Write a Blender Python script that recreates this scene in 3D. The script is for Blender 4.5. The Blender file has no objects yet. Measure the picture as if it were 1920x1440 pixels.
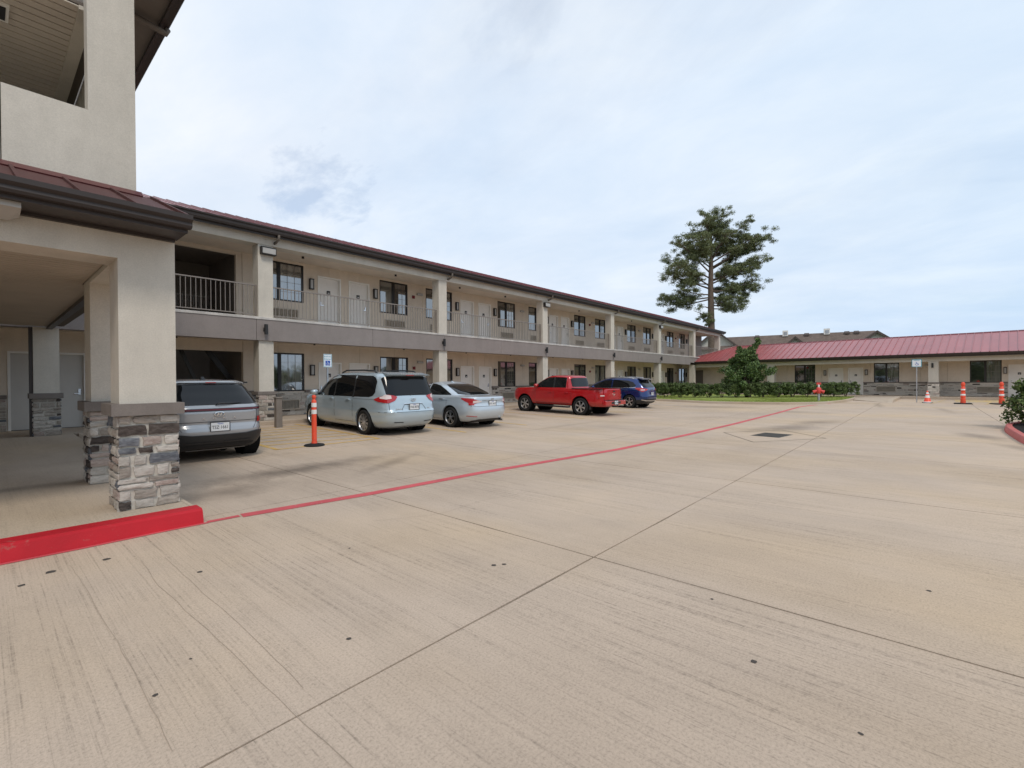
import bpy, bmesh, math, random
import numpy as np
from mathutils import Vector, Matrix
random.seed(7); RS = np.random.RandomState(11)
R = math.radians
S = bpy.context.scene
COL = S.collection
# ------------------------------------------------------------------ camera
cam = bpy.data.cameras.new('camera'); cam_o = bpy.data.objects.new('camera', cam); COL.objects.link(cam_o)
# rows = world X (along the long wing), Y (towards it), Z written in lens space (right, down, forward)
_vA = Vector((778., -11., 883.)).normalized(); _vB = Vector((-1002., 0., 883.)); _vB = (_vB - _vA * _vB.dot(_vA)).normalized()
_up = _vA.cross(_vB)
if _up.y > 0: _up = -_up
right = Vector((_vA.x, _vB.x, _up.x)); down = Vector((_vA.y, _vB.y, _up.y)); fwd = Vector((_vA.z, _vB.z, _up.z))
M = Matrix((right, -down, -fwd)).transposed().to_4x4(); M.translation = Vector((0, 0, 1.5))
cam_o.matrix_world = M
cam.sensor_width = 36; cam.lens = 36 * 883 / 1920; cam.clip_end = 3000; cam.clip_start = .05
S.camera = cam_o
# ------------------------------------------------------------------ world: NISHITA sky seen through a broken cloud sheet
W = bpy.data.worlds.new('World'); S.world = W; W.use_nodes = True
nt = W.node_tree; nt.nodes.clear()
def wn(t, **k):
    n = nt.nodes.new(t)
    for a, b in k.items(): setattr(n, a, b)
    return n
SUN_EL, SUN_AZ = R(52), R(205)
sky = wn('ShaderNodeTexSky', sky_type='NISHITA', sun_disc=False, sun_elevation=SUN_EL, sun_rotation=SUN_AZ, air_density=1.0, dust_density=1.2, ozone_density=1.5)
tc = wn('ShaderNodeTexCoord'); sep = wn('ShaderNodeSeparateXYZ'); nt.links.new(tc.outputs['Generated'], sep.inputs[0])
# project the view direction on a flat cloud layer
zc = wn('ShaderNodeMath', operation='MAXIMUM'); nt.links.new(sep.outputs[2], zc.inputs[0]); zc.inputs[1].default_value = 0.0
za = wn('ShaderNodeMath', operation='ADD'); nt.links.new(zc.outputs[0], za.inputs[0]); za.inputs[1].default_value = .22
dx = wn('ShaderNodeMath', operation='DIVIDE'); nt.links.new(sep.outputs[0], dx.inputs[0]); nt.links.new(za.outputs[0], dx.inputs[1])
dy = wn('ShaderNodeMath', operation='DIVIDE'); nt.links.new(sep.outputs[1], dy.inputs[0]); nt.links.new(za.outputs[0], dy.inputs[1])
cb = wn('ShaderNodeCombineXYZ'); nt.links.new(dx.outputs[0], cb.inputs[0]); nt.links.new(dy.outputs[0], cb.inputs[1])
def wnoise(scale, detail, rough, dist, off):
    mp = wn('ShaderNodeMapping'); mp.inputs['Location'].default_value = off; mp.inputs['Rotation'].default_value = (0, 0, R(35)); mp.inputs['Scale'].default_value = (1, .62, 1)
    nt.links.new(cb.outputs[0], mp.inputs[0])
    n = wn('ShaderNodeTexNoise'); n.inputs['Scale'].default_value = scale; n.inputs['Detail'].default_value = detail
    n.inputs['Roughness'].default_value = rough; n.inputs['Distortion'].default_value = dist
    nt.links.new(mp.outputs[0], n.inputs[0]); return n
def wramp(src, stops):
    r = wn('ShaderNodeValToRGB'); nt.links.new(src, r.inputs[0]); cr = r.color_ramp
    while len(cr.elements) < len(stops): cr.elements.new(.5)
    for e, (p, c) in zip(cr.elements, stops): e.position = p; e.color = (c, c, c, 1) if not isinstance(c, tuple) else (*c, 1)
    return r

GAP1 = (.416, .841, .344)
n1 = wnoise(1.15, 9, .58, .5, (3.1, 1.4, 0)); n2 = wnoise(2.6, 8, .6, .3, (7.7, 2.2, 0)); n3 = wnoise(.55, 4, .5, .2, (1.2, 5.5, 0))
cover0 = wramp(n1.outputs[0], [(.26, .60), (.36, .90), (.48, 1.0)])
# a ragged gap in the cloud with blue sky behind it
def gap_(d, rad, k, ns, off):
    vd = wn('ShaderNodeVectorMath', operation='DISTANCE'); nt.links.new(tc.outputs['Generated'], vd.inputs[0]); vd.inputs[1].default_value = d
    nz = wnoise(ns, 7, .6, .15, off)
    ad = wn('ShaderNodeMath', operation='MULTIPLY_ADD'); nt.links.new(nz.outputs[0], ad.inputs[0]); ad.inputs[1].default_value = .34; nt.links.new(vd.outputs['Value'], ad.inputs[2])
    return wramp(ad.outputs[0], [(.17 + rad * .1, 1 - k), (.17 + rad, 1.0)])
g1 = gap_(GAP1, .075, .42, 7.0, (2.7, 8.3, 0))
cv = wn('ShaderNodeMath', operation='MULTIPLY'); nt.links.new(cover0.outputs[0], cv.inputs[0]); nt.links.new(g1.outputs[0], cv.inputs[1])
class _o: pass
cover = _o(); cover.outputs = [cv.outputs[0]]
shade = wramp(n2.outputs[0], [(.3, (.74, .81, .91)), (.52, (.82, .865, .935)), (.75, (.93, .94, .955))])
big = wramp(n3.outputs[0], [(.35, (.88, .94, 1.0)), (.62, (1.03, 1.02, 1.01))])
cm = wn('ShaderNodeMixRGB', blend_type='MULTIPLY'); cm.inputs[0].default_value = 1
nt.links.new(shade.outputs[0], cm.inputs[1]); nt.links.new(big.outputs[0], cm.inputs[2])
# the veil is brighter and whiter over the wing, thinner and bluer to the east
dt = wn('ShaderNodeVectorMath', operation='DOT_PRODUCT'); nt.links.new(tc.outputs['Generated'], dt.inputs[0]); dt.inputs[1].default_value = (-.5, .85, 0)
m5 = wn('ShaderNodeMath', operation='MULTIPLY_ADD'); nt.links.new(dt.outputs['Value'], m5.inputs[0]); m5.inputs[1].default_value = .5; m5.inputs[2].default_value = .5
side = wramp(m5.outputs[0], [(.18, (.80, .90, .985)), (.50, (.91, .955, .995)), (.80, (1.0, 1.0, 1.0))])
cm2 = wn('ShaderNodeMixRGB', blend_type='MULTIPLY'); cm2.inputs[0].default_value = 1; nt.links.new(cm.outputs[0], cm2.inputs[1]); nt.links.new(side.outputs[0], cm2.inputs[2]); cm = cm2
bs = wn('ShaderNodeBackground'); bs.inputs[1].default_value = .15; nt.links.new(sky.outputs[0], bs.inputs[0])
bc = wn('ShaderNodeBackground'); bc.inputs[1].default_value = 1.0; nt.links.new(cm.outputs[0], bc.inputs[0])
mx = wn('ShaderNodeMixShader'); nt.links.new(cover.outputs[0], mx.inputs[0]); nt.links.new(bs.outputs[0], mx.inputs[1]); nt.links.new(bc.outputs[0], mx.inputs[2])
wo = wn('ShaderNodeOutputWorld'); nt.links.new(mx.outputs[0], wo.inputs[0])
# ------------------------------------------------------------------ sun through cloud
sl = bpy.data.lights.new('sun', 'SUN'); sl.energy = 1.45; sl.angle = R(14); sl.color = (1, .92, .81)
so = bpy.data.objects.new('sun', sl); COL.objects.link(so)
sd = Vector((math.sin(SUN_AZ) * math.cos(SUN_EL), math.cos(SUN_AZ) * math.cos(SUN_EL), math.sin(SUN_EL)))
so.rotation_euler = sd.to_track_quat('Z', 'Y').to_euler()
S.view_settings.view_transform = 'Standard'; S.view_settings.look = 'None'; S.view_settings.gamma = 1; S.view_settings.exposure = 0.10
S.view_settings.use_curve_mapping = False

# ------------------------------------------------------------------ materials
MATS = {}
def nodes(name):
    m = bpy.data.materials.new(name); m.use_nodes = True; t = m.node_tree
    b = t.nodes['Principled BSDF']; MATS[name] = m
    return m, t, b
def nn(t, typ, **k):
    n = t.nodes.new(typ)
    for a, b in k.items(): setattr(n, a, b)
    return n
def ramp(t, src, stops):
    r = nn(t, 'ShaderNodeValToRGB'); t.links.new(src, r.inputs[0]); cr = r.color_ramp
    while len(cr.elements) < len(stops): cr.elements.new(.5)
    for e, (p, c) in zip(cr.elements, stops): e.position = p; e.color = (c, c, c, 1) if not isinstance(c, tuple) else (*c, 1)
    return r
def noise(t, scale, detail=6, rough=.6, vec=None, sc=(1, 1, 1), dist=0, rot=(0, 0, 0)):
    mp = nn(t, 'ShaderNodeMapping'); mp.inputs['Scale'].default_value = sc; mp.inputs['Rotation'].default_value = rot
    if vec is None:
        g = nn(t, 'ShaderNodeNewGeometry'); vec = g.outputs['Position']
    t.links.new(vec, mp.inputs[0])
    n = nn(t, 'ShaderNodeTexNoise'); n.inputs['Scale'].default_value = scale; n.inputs['Detail'].default_value = detail
    n.inputs['Roughness'].default_value = rough; n.inputs['Distortion'].default_value = dist
    t.links.new(mp.outputs[0], n.inputs[0]); return n
def mul(t, a, b, fac=1.0, mode='MULTIPLY'):
    m = nn(t, 'ShaderNodeMixRGB', blend_type=mode); m.inputs[0].default_value = fac
    for i, v in ((1, a), (2, b)):
        if isinstance(v, tuple): m.inputs[i].default_value = (*v, 1)
        else: t.links.new(v, m.inputs[i])
    return m.outputs[0]
def bump(t, b, h, dist=.01, strength=.5):
    bp = nn(t, 'ShaderNodeBump'); bp.inputs['Distance'].default_value = dist; bp.inputs['Strength'].default_value = strength
    t.links.new(h, bp.inputs['Height']); t.links.new(bp.outputs[0], b.inputs['Normal'])
def rough_mat(name, col, rough=.85, var=.12, vs=2.5, bs=None, bd=.004, spec=.3, grime=0.0, metal=0):
    m, t, b = nodes(name)
    n = noise(t, vs, 5, .6)
    r = ramp(t, n.outputs[0], [(.3, 1 - var), (.7, 1 + var * .6)])
    c = mul(t, tuple(col), r.outputs[0])
    if bs:
        f2 = noise(t, bs * .55, 3, .8); c = mul(t, c, ramp(t, f2.outputs[0], [(.3, .88), (.7, 1.07)]).outputs[0])
        f3 = noise(t, 6, 6, .7); c = mul(t, c, ramp(t, f3.outputs[0], [(.3, .95), (.7, 1.03)]).outputs[0])
    if grime:
        g = noise(t, 1.2, 7, .7, sc=(1.5, 1.5, .25)); gr = ramp(t, g.outputs[0], [(.35, 1 - grime), (.6, 1)])
        c = mul(t, c, gr.outputs[0])
    t.links.new(c, b.inputs['Base Color']); b.inputs['Roughness'].default_value = rough
    b.inputs['Specular IOR Level'].default_value = spec; b.inputs['Metallic'].default_value = metal
    if bs:
        f = noise(t, bs, 4, .7); bump(t, b, f.outputs[0], bd, .6)
    return m
def plain(name, col, rough=.5, metal=0, spec=.5, coat=0):
    m, t, b = nodes(name)
    n = noise(t, 3.0, 5, .6); r = ramp(t, n.outputs[0], [(.3, .93), (.7, 1.04)])
    t.links.new(mul(t, tuple(col), r.outputs[0]), b.inputs['Base Color'])
    b.inputs['Roughness'].default_value = rough; b.inputs['Metallic'].default_value = metal
    b.inputs['Specular IOR Level'].default_value = spec; b.inputs['Coat Weight'].default_value = coat; b.inputs['Coat Roughness'].default_value = .05
    return m
STUC = rough_mat('stucco', (.63, .575, .495), .92, .07, 1.2, 130, .004, .2, .10)
STUC2 = rough_mat('stucco_wall', (.72, .62, .51), .92, .06, 1.0, 110, .003, .2, .08)
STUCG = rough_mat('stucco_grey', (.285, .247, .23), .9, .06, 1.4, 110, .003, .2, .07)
LEDGE = rough_mat('ledge_paint', (.60, .56, .52), .8, .1, 3, 60, .002, .3, .25)
CAPM = rough_mat('cap_paint', (.215, .185, .165), .85, .1, 3, 120, .003, .25, .1)
TRIM = plain('dark_trim', (.040, .030, .027), .45, 0, .5)
GUT = plain('gutter_metal', (.040, .031, .028), .5, .0, .35)
SOFF = rough_mat('soffit', (.15, .125, .105), .8, .1, 2, None)
PLANK = rough_mat('ceiling_plank', (.47, .395, .315), .75, .08, 2, None)
PLANK2 = rough_mat('tower_plank', (.60, .53, .45), .75, .08, 2, None)
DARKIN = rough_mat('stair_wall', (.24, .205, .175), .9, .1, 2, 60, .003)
WHITE = rough_mat('white_paint', (.82, .79, .74), .55, .05, 3, None)
DOORM = rough_mat('door_paint', (.80, .76, .71), .5, .05, 2, None)
DOORG = rough_mat('grey_door_paint', (.56, .53, .49), .5, .05, 2, None)
BRONZE = plain('bronze_frame', (.022, .018, .016), .4, .2)
RAILM = plain('rail_paint', (.24, .205, .18), .45)
LOUV = rough_mat('louvre_paint', (.50, .44, .36), .6, .06, 4)
CHROME = plain('chrome', (.75, .75, .76), .18, 1)
STEEL = plain('galvanised', (.45, .46, .48), .4, .8)
BLACK = plain('black_plastic', (.018, .018, .019), .5)
RUBBER = plain('rubber', (.016, .016, .016), .8, 0, .3)
REDALARM = plain('alarm_red', (.22, .02, .02), .4)
LAMPG = plain('lamp_glass', (.42, .40, .37), .3)
ORANGE = plain('orange_plastic', (.82, .085, .035), .45)
REFL = plain('reflective_white', (.80, .78, .76), .4)
SIGNW = plain('sign_white', (.78, .80, .82), .45)
SIGNB = plain('sign_blue', (.01, .08, .42), .45)
SIGNT = plain('sign_teal', (.03, .28, .38), .45)
REDBOX = plain('standpipe_red', (.65, .06, .05), .45)
def stone(name, c1, c2, c3):
    m, t, b = nodes(name)
    oi = nn(t, 'ShaderNodeObjectInfo')
    n = noise(t, 14, 8, .65, sc=(1, 1, 2.6)); r = ramp(t, n.outputs[0], [(.3, c1), (.5, c2), (.72, c3)])
    v = ramp(t, oi.outputs['Random'], [(0, .82), (1, 1.12)])
    t.links.new(mul(t, r.outputs[0], v.outputs[0]), b.inputs['Base Color'])
    b.inputs['Roughness'].default_value = .9; b.inputs['Specular IOR Level'].default_value = .2
    f = noise(t, 26, 9, .75, sc=(1, 1, 2.2)); bump(t, b, f.outputs[0], .018, .9)
    return m
ST_L = stone('stone_light', (.36, .32, .28), (.52, .475, .42), (.62, .57, .51))
ST_T = stone('stone_tan', (.24, .205, .175), (.36, .315, .27), (.46, .40, .345))
ST_G = stone('stone_blue_grey', (.085, .090, .102), (.155, .162, .178), (.26, .265, .275))
ST_D = stone('stone_dark_brown', (.045, .037, .033), (.085, .068, .06), (.15, .125, .11))
ST_P = stone('stone_pink', (.30, .225, .195), (.44, .355, .31), (.52, .46, .41))
STONES = [ST_L] * 11 + [ST_T] * 7 + [ST_D] * 3 + [ST_G] * 2 + [ST_P] * 2
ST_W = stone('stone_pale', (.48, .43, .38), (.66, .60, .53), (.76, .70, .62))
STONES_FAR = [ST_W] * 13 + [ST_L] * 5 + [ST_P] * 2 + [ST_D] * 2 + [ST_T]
MORTAR = rough_mat('mortar', (.58, .54, .475), .95, .1, 8, 90, .004)
def roofmat(name, col, ang=0):
    m, t, b = nodes(name)
    n = noise(t, .6, 6, .65); r = ramp(t, n.outputs[0], [(.3, .86), (.7, 1.08)])
    n2 = noise(t, 5, 5, .6); r2 = ramp(t, n2.outputs[0], [(.3, .93), (.7, 1.05)])
    oi = nn(t, 'ShaderNodeObjectInfo'); v = ramp(t, oi.outputs['Random'], [(0, .93), (1, 1.06)])
    c = mul(t, mul(t, mul(t, col, r.outputs[0]), r2.outputs[0]), v.outputs[0])
    t.links.new(c, b.inputs['Base Color']); b.inputs['Roughness'].default_value = .34; b.inputs['Specular IOR Level'].default_value = .5; b.inputs['Coat Weight'].default_value = .45; b.inputs['Coat Roughness'].default_value = .3
    return m
ROOF = roofmat('roof_red_metal', (.35, .078, .076))
ROOFC = rough_mat('roof_red_metal_shaded', (.085, .032, .030), .6, .15, 2, None, spec=.25); ROOFW = roofmat('flashing_metal', (.10, .022, .022))  # roof metal copy with the tower's shade and grazing-view darkness put into its colour
ROOFD = plain('roof_ridge_metal', (.15, .03, .035), .4)
def glassmat(name, col, curtain=0):
    m, t, b = nodes(name)
    if curtain:
        n = noise(t, 9, 3, .5, sc=(1, 1, .04)); r = ramp(t, n.outputs[0], [(.35, tuple(c * .45 for c in col)), (.6, col)])
        t.links.new(r.outputs[0], b.inputs['Base Color'])
    else:
        n = noise(t, 2, 3, .5); r = ramp(t, n.outputs[0], [(.4, col), (.7, tuple(c * 1.7 for c in col))]); t.links.new(r.outputs[0], b.inputs['Base Color'])
    b.inputs['Roughness'].default_value = .04; b.inputs['IOR'].default_value = 2.5; b.inputs['Specular IOR Level'].default_value = .75
    b.inputs['Coat Weight'].default_value = .6; b.inputs['Coat IOR'].default_value = 1.6; b.inputs['Coat Roughness'].default_value = .02
    f = noise(t, 1.3, 2, .5); bump(t, b, f.outputs[0], .02, .12)
    return m
GL_L = glassmat('window_glass_light_curtain', (.20, .195, .175), 1)
GL_D = glassmat('window_glass_dark', (.010, .011, .012)); GL_C = glassmat('window_glass_curtain', (.085, .088, .08), 1)
CARGL, t_, b_ = nodes('car_glass')
b_.inputs['Base Color'].default_value = (.008, .009, .010, 1); b_.inputs['Roughness'].default_value = .03; b_.inputs['IOR'].default_value = 1.42; b_.inputs['Coat Weight'].default_value = .0
def carpaint(name, col, metal=.35, rough=.32):
    m, t, b = nodes(name)
    n = noise(t, 1.5, 4, .5); r = ramp(t, n.outputs[0], [(.3, .95), (.7, 1.04)])
    # road dust low on the body
    g = nn(t, 'ShaderNodeTexCoord'); sp = nn(t, 'ShaderNodeSeparateXYZ'); t.links.new(g.outputs['Object'], sp.inputs[0])
    d = ramp(t, sp.outputs[2], [(.2, .35), (.55, 0)])
    c = mul(t, tuple(col), r.outputs[0])
    mm = nn(t, 'ShaderNodeMixRGB'); t.links.new(d.outputs[0], mm.inputs[0]); t.links.new(c, mm.inputs[1]); mm.inputs[2].default_value = (.22, .19, .16, 1)
    t.links.new(mm.outputs[0], b.inputs['Base Color'])
    b.inputs['Metallic'].default_value = metal; b.inputs['Roughness'].default_value = rough; b.inputs['Coat Weight'].default_value = 1; b.inputs['Coat Roughness'].default_value = .04
    return m
TAILR, t_, b_ = nodes('tail_light_red'); b_.inputs['Base Color'].default_value = (.42, .012, .015, 1); b_.inputs['Roughness'].default_value = .15; b_.inputs['Coat Weight'].default_value = 1
TAILC, t_, b_ = nodes('tail_light_clear'); b_.inputs['Base Color'].default_value = (.72, .60, .58, 1); b_.inputs['Roughness'].default_value = .15; b_.inputs['Coat Weight'].default_value = 1
BARR = plain('light_bar_dark_red', (.10, .008, .012), .2)
ALLOY = plain('alloy', (.62, .62, .63), .28, .9)
ALLOYD = plain('alloy_dark', (.05, .05, .052), .4, .6)
WELL = plain('wheel_well_black', (.010, .010, .010), .95, 0, .1)
PLATEM = plain('plate_white', (.72, .73, .74), .4)
PLATEK = plain('plate_ink', (.03, .03, .04), .5)
SEAM = plain('seam_shadow_gap', (.015, .015, .016), .8)
# lot concrete: broom texture across, grime bands, gum spots, shaped dark marks
def concrete(name, base, broom=1.0, dark_marks=()):
    m, t, b = nodes(name)
    g = nn(t, 'ShaderNodeNewGeometry'); pos = g.outputs['Position']
    big = ramp(t, noise(t, .22, 6, .62, pos, dist=.4).outputs[0], [(.3, (.86, .85, .84)), (.5, (1, 1, 1)), (.72, (1.10, 1.08, 1.03))])
    mid = ramp(t, noise(t, 1.1, 8, .68, pos, sc=(1.6, .5, 1)).outputs[0], [(.28, .88), (.55, 1.0), (.8, 1.05)])
    fine = ramp(t, noise(t, 75, 4, .8, pos).outputs[0], [(.3, .66), (.48, .98), (.75, 1.16)])
    c = mul(t, mul(t, mul(t, tuple(base), big.outputs[0]), mid.outputs[0]), fine.outputs[0])
    yel = ramp(t, noise(t, .35, 3, .5, pos, sc=(1, .6, 1)).outputs[0], [(.45, (1, 1, 1)), (.68, (1.04, 1.0, .90))]); c = mul(t, c, yel.outputs[0])
    # broom lines run along Y; they carry more dirt in some patches
    br = noise(t, 62, 5, .75, pos, sc=(1.0, .007, 1), dist=.0); brr = ramp(t, br.outputs[0], [(.37, .48), (.47, .93), (.62, 1.05)])
    br2 = noise(t, 9, 4, .7, pos, sc=(1.0, .012, 1)); brr2 = ramp(t, br2.outputs[0], [(.37, .80), (.44, 1.0)])
    patch = ramp(t, noise(t, .42, 5, .7, pos, sc=(1.3, .45, 1)).outputs[0], [(.37, .15 * broom), (.60, 1.0 * broom)])
    speck = noise(t, 22, 3, .6, pos); pk = ramp(t, speck.outputs[0], [(.45, .35), (.6, 1.0)])
    f1 = mul(t, patch.outputs[0], pk.outputs[0])
    for q in (brr, brr2):
        mm = nn(t, 'ShaderNodeMixRGB', blend_type='MULTIPLY'); t.links.new(f1, mm.inputs[0]); t.links.new(c, mm.inputs[1]); t.links.new(q.outputs[0], mm.inputs[2]); c = mm.outputs[0]
    # gum and oil spots
    vo = nn(t, 'ShaderNodeTexVoronoi'); vo.inputs['Scale'].default_value = .9; vo.inputs['Randomness'].default_value = 1; t.links.new(pos, vo.inputs['Vector'])
    sp = ramp(t, vo.outputs['Distance'], [(.010, .35), (.017, 1)])
    vo2 = nn(t, 'ShaderNodeTexVoronoi'); vo2.inputs['Scale'].default_value = 2.6; t.links.new(pos, vo2.inputs['Vector'])
    sp2 = ramp(t, vo2.outputs['Distance'], [(.012, .55), (.022, 1)])
    c = mul(t, mul(t, c, sp.outputs[0]), sp2.outputs[0])
    # dark marks, tyre and drip marks among them, with ragged edges: centre, half axes, strength
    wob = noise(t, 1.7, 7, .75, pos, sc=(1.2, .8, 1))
    for (cx_, cy_, rx, ry, rot, k) in dark_marks:
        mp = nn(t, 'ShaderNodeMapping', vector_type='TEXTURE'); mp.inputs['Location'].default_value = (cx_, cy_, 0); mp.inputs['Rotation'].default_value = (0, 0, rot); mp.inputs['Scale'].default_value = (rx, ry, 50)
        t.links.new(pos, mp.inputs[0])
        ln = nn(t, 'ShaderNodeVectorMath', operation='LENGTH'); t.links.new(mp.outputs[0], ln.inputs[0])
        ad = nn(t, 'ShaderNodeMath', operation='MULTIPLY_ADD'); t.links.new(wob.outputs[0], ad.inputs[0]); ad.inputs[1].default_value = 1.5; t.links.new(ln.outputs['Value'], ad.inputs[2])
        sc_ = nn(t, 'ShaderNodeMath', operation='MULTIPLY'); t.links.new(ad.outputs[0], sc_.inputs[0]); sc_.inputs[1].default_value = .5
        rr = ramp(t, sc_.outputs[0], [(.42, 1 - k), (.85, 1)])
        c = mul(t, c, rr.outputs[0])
    t.links.new(c, b.inputs['Base Color']); b.inputs['Roughness'].default_value = .88; b.inputs['Specular IOR Level'].default_value = .25
    h = mul(t, br.outputs[0], noise(t, 60, 5, .7, pos).outputs[0], .5, 'ADD')
    bump(t, b, h, .004 * broom, .55)
    return m
DARK_MARKS = [(3.6, 8.1, 2.2, .55, .1, .52), (2.3, 7.2, 1.0, .6, .2, .40), (5.0, 7.4, 1.6, .25, .5, .30), (16.3, 3.2, 2.6, .8, -.25, .42), (19.2, 2.8, 1.7, .7, -.3, .35),  # opening entries: dark patch to the right of the canopy platform
          (17.0, -1.0, 1.3, .5, .3, .40), (14.6, -1.5, 1.0, .35, .3, .30), (26.5, 8.9, 1.5, 2.6, .1, .34), (24.5, 4.4, 1.3, 2.0, 0, .22), (33.0, 2.0, 3.2, .3, .1, .28),
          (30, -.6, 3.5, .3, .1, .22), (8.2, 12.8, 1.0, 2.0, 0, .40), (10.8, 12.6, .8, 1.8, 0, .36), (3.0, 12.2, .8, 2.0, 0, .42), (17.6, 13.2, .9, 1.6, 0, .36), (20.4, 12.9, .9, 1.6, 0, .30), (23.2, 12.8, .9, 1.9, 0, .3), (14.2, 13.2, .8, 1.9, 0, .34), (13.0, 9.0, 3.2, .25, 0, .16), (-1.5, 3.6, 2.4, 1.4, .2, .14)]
CONC = concrete('lot_concrete', (.515, .408, .318), 1.0, DARK_MARKS)
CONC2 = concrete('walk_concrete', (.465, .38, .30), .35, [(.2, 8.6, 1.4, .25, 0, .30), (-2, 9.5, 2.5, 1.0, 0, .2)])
GUM = rough_mat('old_gum', (.075, .064, .055), .9, .2, 6)
CRACK = rough_mat('crack_dirt', (.33, .265, .205), .95, .2, 6)
JOINT = rough_mat('joint_filler', (.05, .042, .036), .95, .2, 6)
def paint(name, col, wear=.45, sc=7, under=(.47, .40, .33)):
    m, t, b = nodes(name)
    n = noise(t, sc, 8, .75); r = ramp(t, n.outputs[0], [(wear - .05, 0), (wear + .05, 1)])
    mm = nn(t, 'ShaderNodeMixRGB'); t.links.new(r.outputs[0], mm.inputs[0]); mm.inputs[1].default_value = (*under, 1)
    v = ramp(t, noise(t, 1.5, 5, .6).outputs[0], [(.3, .82), (.7, 1.08)])
    t.links.new(mul(t, tuple(col), v.outputs[0]), mm.inputs[2]); t.links.new(mm.outputs[0], b.inputs['Base Color'])
    b.inputs['Roughness'].default_value = .6; b.inputs['Specular IOR Level'].default_value = .3
    f = noise(t, 45, 5, .7); bump(t, b, f.outputs[0], .004, .6)
    return m
REDL = paint('red_line_paint', (.60, .095, .105), .35, 12); YELL = paint('yellow_line_paint', (.66, .42, .13), .38, 5); REDC = paint('red_curb_paint', (.50, .012, .022), .33, 5, (.36, .12, .10))
REDC2 = paint('faded_red_curb_paint', (.52, .13, .11), .30, 8)
YELF = paint('faded_yellow_paint', (.60, .42, .17), .47, 3)
def leafmat(name, c1, c2):
    m, t, b = nodes(name)
    g = nn(t, 'ShaderNodeNewGeometry')
    r = ramp(t, g.outputs['Random Per Island'], [(0, c1), (1, c2)])
    t.links.new(r.outputs[0], b.inputs['Base Color']); b.inputs['Roughness'].default_value = .55; b.inputs['Specular IOR Level'].default_value = .35
    return m
L_PINE = leafmat('pine_needles', (.08, .105, .042), (.25, .28, .125)); L_SHRUB = leafmat('shrub_leaves', (.03, .065, .02), (.15, .22, .065))
L_HEDGE = leafmat('hedge_leaves', (.035, .06, .02), (.18, .235, .08)); L_BUSH = leafmat('bush_leaves', (.03, .06, .012), (.16, .22, .06))
BARK = rough_mat('pine_bark', (.17, .13, .10), .95, .35, 5, 18, .04); BARK2 = rough_mat('shrub_bark', (.12, .09, .07), .95, .3, 6, 30, .01)
GRASSM = rough_mat('grass_blades', (.27, .32, .075), .8, .3, 3); SOIL = rough_mat('soil', (.09, .075, .045), .95, .3, 4, 40, .01)
FIELD = rough_mat('far_ground', (.10, .12, .06), .95, .3, .3); MULCH = rough_mat('mulch', (.018, .014, .012), .95, .4, 20, 40, .03)
SHING = rough_mat('roof_shingles', (.155, .118, .098), .95, .22, 1.6, 14, .02); FASC = plain('brown_fascia', (.085, .065, .055), .7); SIDING = rough_mat('pale_siding', (.60, .58, .52), .8, .06, 2)
GRATEM = plain('cast_iron', (.13, .115, .095), .6, .5)
BUMPST = rough_mat('bollard_paint', (.22, .19, .165), .7, .1, 4)

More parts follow.
